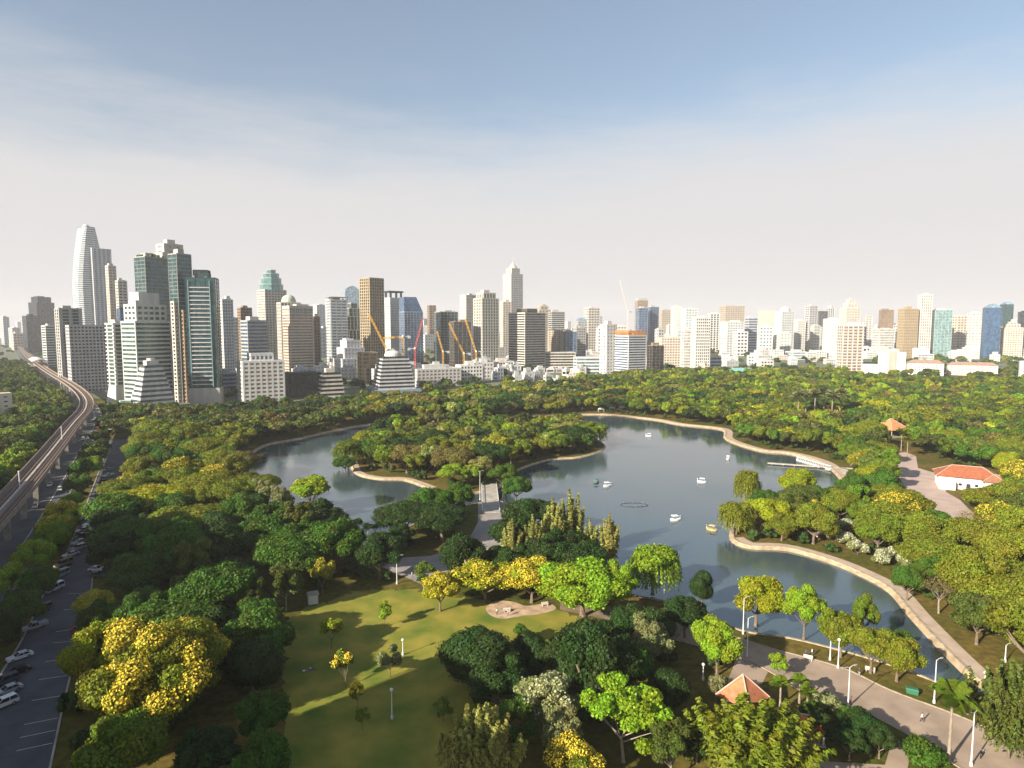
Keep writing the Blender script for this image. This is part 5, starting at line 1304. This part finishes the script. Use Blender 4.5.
# lamps
def lamp(px,yb,yt,label,kind=1):
    p=at(px,yb); h=(atD(px,yt,p.y).z); h=max(3,min(12,h)); t=thing('street_lamp',label,'street lamp',(p.x,p.y,0),.4,'street lamps of the park')
    MB().cyl((0,0,0),.14,h,8,.07).cyl((0,0,0),.24,.6,8).build('post',METW,t)
    for s in ((1,) if kind==1 else (-1,1)):
        if kind==0: break
        MB().tube([(0,0,h-.15),(s*.6,0,h+.12),(s*1.3,0,h+.15)],.05,5).build('arm',METW,t)
        MB().box((s*1.5,0,h+.12),(.7,.3,.16),0,.8).build('lamp_head',METG,t)
    if kind==0: MB().sphere((0,0,h+.25),.32,10,6).build('globe',METW,t)
L_=[(392,719,691,'short globe lamp standing in the shaded lawn',0),(403,655,641,'short white lamp on the lit lawn behind the pale tree',0),(397,584,556,'lamp post in the middle of the plaza',1),(385,566,546,'double-armed post at the upper edge of the plaza',2),
(664,604,577,'lamp by the near shore right of the casuarinas',1),(743,634,598,'tall lamp at the channel left of the yellow-green tree',1),(747,657,618,'lamp at the left end of the right path',1),(703,680,668,'small globe lamp by the garden path',0),
(830,660,623,'first lamp on the grass between right path and channel',1),(838,668,641,'white post on the grass between right path and channel',0),(848,707,667,'double-armed lamp on the lower side of the right path',2),(934,703,660,'lamp on the grass left of the tall palm',1),
(971,766,712,'lamp at the lower path edge near the bottom right corner',2),(1005,662,645,'lamp beyond the channel at the right edge',1),(984,694,674,'short post behind the palm at the end of the channel',0),(817,538,529,'lamp on the right peninsula above the path',0),(940,392,380,'tall distant lamp rising from the far woods',2),(460,760,735,'short lamp at the bottom edge right of the lawn',0),(465,566,552,'thin lamp on the right side of the plaza',0),(480,500,470,'mast beside the footbridge',1)]
for a in L_: lamp(*a)
# people: one continuous skinned body each
def person(loc,rz,pose,shirt,trouser,label,lie=False):
    J={'pel':(0,0,.95),'ch':(0,.02,1.3),'nk':(0,0,1.5),'hd':(0,.02,1.63),'ht':(0,.02,1.74)}
    st=.28 if pose=='walk' else .0
    if pose=='sit': kn=[(-.1,.42,.5),(.1,.42,.5)]; ft=[(-.1,.45,.06),(.1,.45,.06)]; dz=-.42
    else: kn=[(-.1,st*.6+.03,.5),(.1,-st*.3,.5)]; ft=[(-.1,st,.06),(.1,-st,.08)]; dz=0
    V=[Vector(J[k])+Vector((0,0,dz)) for k in ('pel','ch','nk','hd','ht')]; E=[(0,1),(1,2),(2,3),(3,4)]; Rd=[.15,.17,.06,.10,.08]
    def add(p,par,r): V.append(Vector(p)); Rd.append(r); E.append((par,len(V)-1)); return len(V)-1
    for i,s in enumerate((-1,1)):
        h=add((s*.1,0,.9+dz),0,.10); k=add(kn[i],h,.07); f=add(ft[i],k,.045); add((ft[i][0],ft[i][1]+.16,.04),f,.04)
        sh_=add((s*.19,0,1.42+dz),1,.065); sw=-s*st*.7; e=add((s*.25,sw*.4,1.15+dz),sh_,.045); hn=add((s*.25,sw+.1,.92+dz),e,.032)
        for j in range(4): add((s*.25+(j-1.5)*.018,sw+.13,.83+dz-.01*(j in(1,2))),hn,.009)
        add((s*.25-s*.045,sw+.13,.88+dz),hn,.010)
    me=bpy.data.meshes.new('person'); me.from_pydata([v[:] for v in V],E,[]); o=bpy.data.objects.new('person',me); COL.objects.link(o)
    md=o.modifiers.new('skin','SKIN'); 
    for i,r_ in enumerate(Rd): me.skin_vertices[0].data[i].radius=(r_,r_*(.72 if i in(0,1) else 1))
    me.skin_vertices[0].data[0].use_root=True
    s2=o.modifiers.new('sub','SUBSURF'); s2.levels=1; s2.render_levels=1
    m,N,L,P=newmat('clothes_'+shirt[0]+trouser[0]+str(len(PEOPLE)))
    tc=N.new('ShaderNodeTexCoord'); sep=N.new('ShaderNodeSeparateXYZ'); L.new(tc.outputs['Object'],sep.inputs[0]); cr=N.new('ShaderNodeValToRGB'); mr=N.new('ShaderNodeMath'); mr.operation='DIVIDE'; mr.inputs[1].default_value=1.8+dz; L.new(sep.outputs[2],mr.inputs[0]); L.new(mr.outputs[0],cr.inputs[0])
    e=cr.color_ramp; e.interpolation='CONSTANT'; e.elements[0].color=(.03,.03,.03,1); e.elements[1].position=.05; e.elements[1].color=(*trouser[1],1); q=e.elements.new((.95+dz)/(1.8+dz)); q.color=(*shirt[1],1); q=e.elements.new((1.49+dz)/(1.8+dz)); q.color=(.38,.22,.14,1); q=e.elements.new((1.72+dz)/(1.8+dz)); q.color=(.02,.015,.012,1)
    L.new(cr.outputs[0],P.inputs['Base Color']); P.inputs['Roughness'].default_value=.8; me.materials.append(m)
    MB().sphere((0,-.01,1.68+dz),.115,10,6,.9).build('hair',METD,o); 
    o.location=loc; o.rotation_euler=(R(-84) if lie else 0,0,rz)
    if lie: o.location.z+=.17
    tag(o,label,'person'); PEOPLE.append(o); return o
PEOPLE=[]
WHT=('white',(.7,.7,.68)); RDC=('red',(.4,.06,.05)); BLK=('black',(.03,.03,.04)); BLU=('blue',(.06,.1,.25)); GRY=('grey',(.25,.25,.26)); PNK=('pink',(.6,.3,.3))
person(at(922,722),.9,'walk',WHT,BLK,'person in a white top walking on the right path near its lower end')
person(at(859,676),2.5,'walk',BLK,GRY,'person in dark clothes on the upper edge of the right path')
person(at(812,656),1.2,'stand',WHT,BLU,'person in white standing at the upper edge of the right path, left group')
person(at(806,657),.2,'stand',BLU,BLK,'person in blue standing beside the one in white at the path edge')
person(at(851,705),1.0,'stand',RDC,BLK,'person in red at the foot of the double-armed lamp')
person(at(482,548),.6,'walk',WHT,BLK,'person in white walking on the plaza near the footbridge')
person(at(412,577),2.0,'walk',WHT,GRY,'person in pale clothes in the middle of the plaza')
person(at(310,671),1.9,'stand',WHT,GRY,'person lying on the shaded lawn, left one of two',True)
person(at(316,670),1.4,'stand',PNK,BLU,'person lying on the shaded lawn, right one of two',True)
person(at(497,615),.5,'stand',WHT,BLK,'person in white in the picnic clearing')
person(at(508,616),2.2,'walk',PNK,BLU,'person in pink in the picnic clearing')
# benches, stones, bin, motorbike
def bench(px,py,rz,label):
    p=at(px,py); t=thing('park_bench',label,'bench',(p.x,p.y,.03),rz,'park benches'); wd=noisy('bench_stone',(.5,.47,.42),.15,2,.8)
    MB().box((0,0,.45),(1.8,.5,.08)).build('seat',wd,t); MB().box((0,.25,.75),(1.8,.07,.45)).build('backrest',wd,t)
    for s in (-1,1): MB().box((s*.7,0,.2),(.12,.45,.41)).build('leg',wd,t)
for a in [(808,660,-.5,'stone bench beside the two people at the upper edge of the right path'),(507,612,.2,'stone bench in the picnic clearing'),(870,672,-.5,'stone bench on the grass by the right path'),(545,606,.3,'stone bench at the right of the picnic clearing')]: bench(*a)
p=at(912,694); t=thing('litter_bin','green litter bin lying on the grass by the right path','litter bin',(p.x,p.y,.03),-.5); gm_=plain('bin_green',(.03,.14,.08)); MB().box((0,0,.55),(1.9,.9,.9),0,1.1).build('body',gm_,t); MB().box((0,0,1.08),(2.15,1.05,.14),0,.9).build('lid',gm_,t)
p=at(981,757); t=thing('motorbike','dark motorbike standing on the path near the bottom right corner','motorbike',(p.x,p.y,.05),.8)
for s in (-.6,.6):
    m=MB(); n=14; m.add([(s+.3*math.cos(2*PI*i/n),y,.3+.3*math.sin(2*PI*i/n)) for y in (-.06,.06) for i in range(n)],[tuple(range(n)),tuple(range(2*n-1,n-1,-1))]+[(i,n+i,n+(i+1)%n,(i+1)%n) for i in range(n)]); m.build('wheel',RUB,t)
MB().box((0,0,.55),(.9,.3,.3),0,.8).tube([(.6,0,.3),(.45,0,.95)],.05,5).build('frame',METD,t); MB().box((-.2,0,.78),(.65,.26,.12)).build('seat',RUB,t); MB().tube([(.42,-.32,1.0),(.42,.32,1.0)],.025,5).build('handlebar',METG,t)
# boats
BW=plain('boat_white',(.78,.78,.76),.3)
def swan(px,py,rz,label,col=None):
    p=at(px,py,-.7); t=thing('swan_boat',label,'pedal boat',(p.x,p.y,-.7),rz,'pedal boats on the lake'); m=col or BW
    n=9; hull=[(2.0*math.cos(2*PI*i/16)*(1 if math.cos(2*PI*i/16)<0 else 1.15),1.0*math.sin(2*PI*i/16)) for i in range(16)]
    MB().prism([(x*.85,y*.85) for x,y in hull],-.15,.5,hull).build('hull',m,t)
    MB().tube([(1.7,0,.4),(2.05,0,.8),(1.9,0,1.2),(2.0,0,1.5),(2.25,0,1.45)],[.24,.15,.11,.15,.08],8).build('swan_neck',m,t)
    MB().box((-.1,0,1.75),(2.4,1.7,.18),0,.8).build('canopy',m,t)
    for sx in (-1,1):
        for sy in (-1,1): MB().box((-.1+sx*.95,sy*.65,1.1),(.07,.07,1.2)).build('canopy_post',METG,t)
    for s in (-.4,.4): MB().box((-.2,s,.62),(.7,.5,.24)).build('seat',METG,t)
for a in [(607,486,.4,'white swan boat beside the small dark one left of the lake centre'),(702,482,2.8,'white pedal boat in the right half of the lake'),(728,459,1.2,'white pedal boat near the far right shore'),(675,520,.2,'white swan boat nearest the photographer in the middle of the lake'),(649,436,2.9,'white pedal boat by the far shore')]: swan(*a)
swan(596,483,.9,'small dark green pedal boat left of the white swan boat',plain('boat_green',(.05,.16,.15)))
swan(712,530,2.4,'yellowish pedal boat nearest the tip of the right peninsula',plain('boat_yellow',(.5,.38,.14)))
for i in range(13):
    x=798+i*2.6; y=460+i*.75; swan(x,y,1.2,ORD[i]+' white pedal boat from the left in the row moored along the jetty')
dk=thing('jetty','pale wooden boat jetty on the far right shore of the lake','jetty',at(812,466)[:],-.35)
MB().box((0,0,.0),(42,2.6,.25)).box((14,-7,0),(3,14,.25)).build('deck',noisy('jetty_planks',(.45,.4,.33)),dk)
for k in range(8): MB().cyl((-19+k*5.4,-1.1,-1.4),.14,1.5,6).build('post',METG,dk)
p=at(634,505,-.7); t=thing('floating_ring','dark ring of a fountain frame floating in the middle of the lake','fountain frame',(p.x,p.y,-.62))
MB().tube([(5.5*math.cos(2*PI*i/24),3*math.sin(2*PI*i/24),0) for i in range(25)],.08,6,False).build('ring',METD,t)
for k in range(8): MB().cyl((5.5*math.cos(PI*k/4),3*math.sin(PI*k/4),0),.08,.5,6).build('nozzle',METG,t)
p=at(548,413); 
t=thing('stone_marker','small white kiosk on the lawn edge by the left trees','kiosk',at(313,603)[:],.4); MB().box((0,0,1.2),(2.4,2,2.4)).build('body',wallmat(W_),t); MB().box((0,0,2.6),(3,2.6,.35),0,.8).build('roof',CONC,t); t.name='kiosk'
# ================================================================ AIR
hz_=MB(); hz_.b2(-9500,9500,-700,9000,-3,360)
m=bpy.data.materials.new('haze_air'); m.use_nodes=True; N=m.node_tree.nodes; L=m.node_tree.links; N.clear()
out=N.new('ShaderNodeOutputMaterial'); pv=N.new('ShaderNodeVolumePrincipled'); pv.inputs['Color'].default_value=(.93,.93,.95,1); pv.inputs['Density'].default_value=.000085; pv.inputs['Anisotropy'].default_value=.0
L.new(pv.outputs[0],out.inputs['Volume'])
tag(hz_.build('haze',m),'thin pale haze lying over the whole city','haze',None,'stuff')
# ================================================================ AUTOMATIC LABELS
def ordinal_labels(items,fmt):
    g={}
    for it in items: g.setdefault((it[1],it[2]),[]).append(it)
    for (lk,wh),l in g.items():
        l.sort(key=lambda it:it[3]/it[4])
        for i,it in enumerate(l):
            if len(l)==1: it[0]['label']='only '+lk+' '+wh
            elif i==0: it[0]['label']='leftmost '+lk+' '+wh
            elif i==len(l)-1: it[0]['label']='rightmost '+lk+' '+wh
            elif i<20: it[0]['label']=ORD[i]+' '+lk+' from the left '+wh
            else: it[0]['label']=ORD[len(l)-1-i]+' '+lk+' from the right '+wh if len(l)-1-i<20 else ORD[19]+' or later '+lk+' from the left '+wh
            it[0]['group']=lk+'s '+wh
# split the big zones into rows by distance so that each ordinal stays countable
for it in AUTO:
    y=it[4]; it[2]=it[2]+', '+('front row' if y<130 else 'second row' if y<160 else 'middle row' if y<200 else 'rear row')
ordinal_labels(AUTO,'tree'); ordinal_labels(AB,'block')
seen={}
for o in COL.objects:
    if o.parent is None and o.get('label'): seen.setdefault(o['label'],[]).append(o.name)
print('duplicate labels',[k for k,v in seen.items() if len(v)>1][:20], 'things',sum(1 for o in COL.objects if o.parent is None),'objects',len(COL.objects))
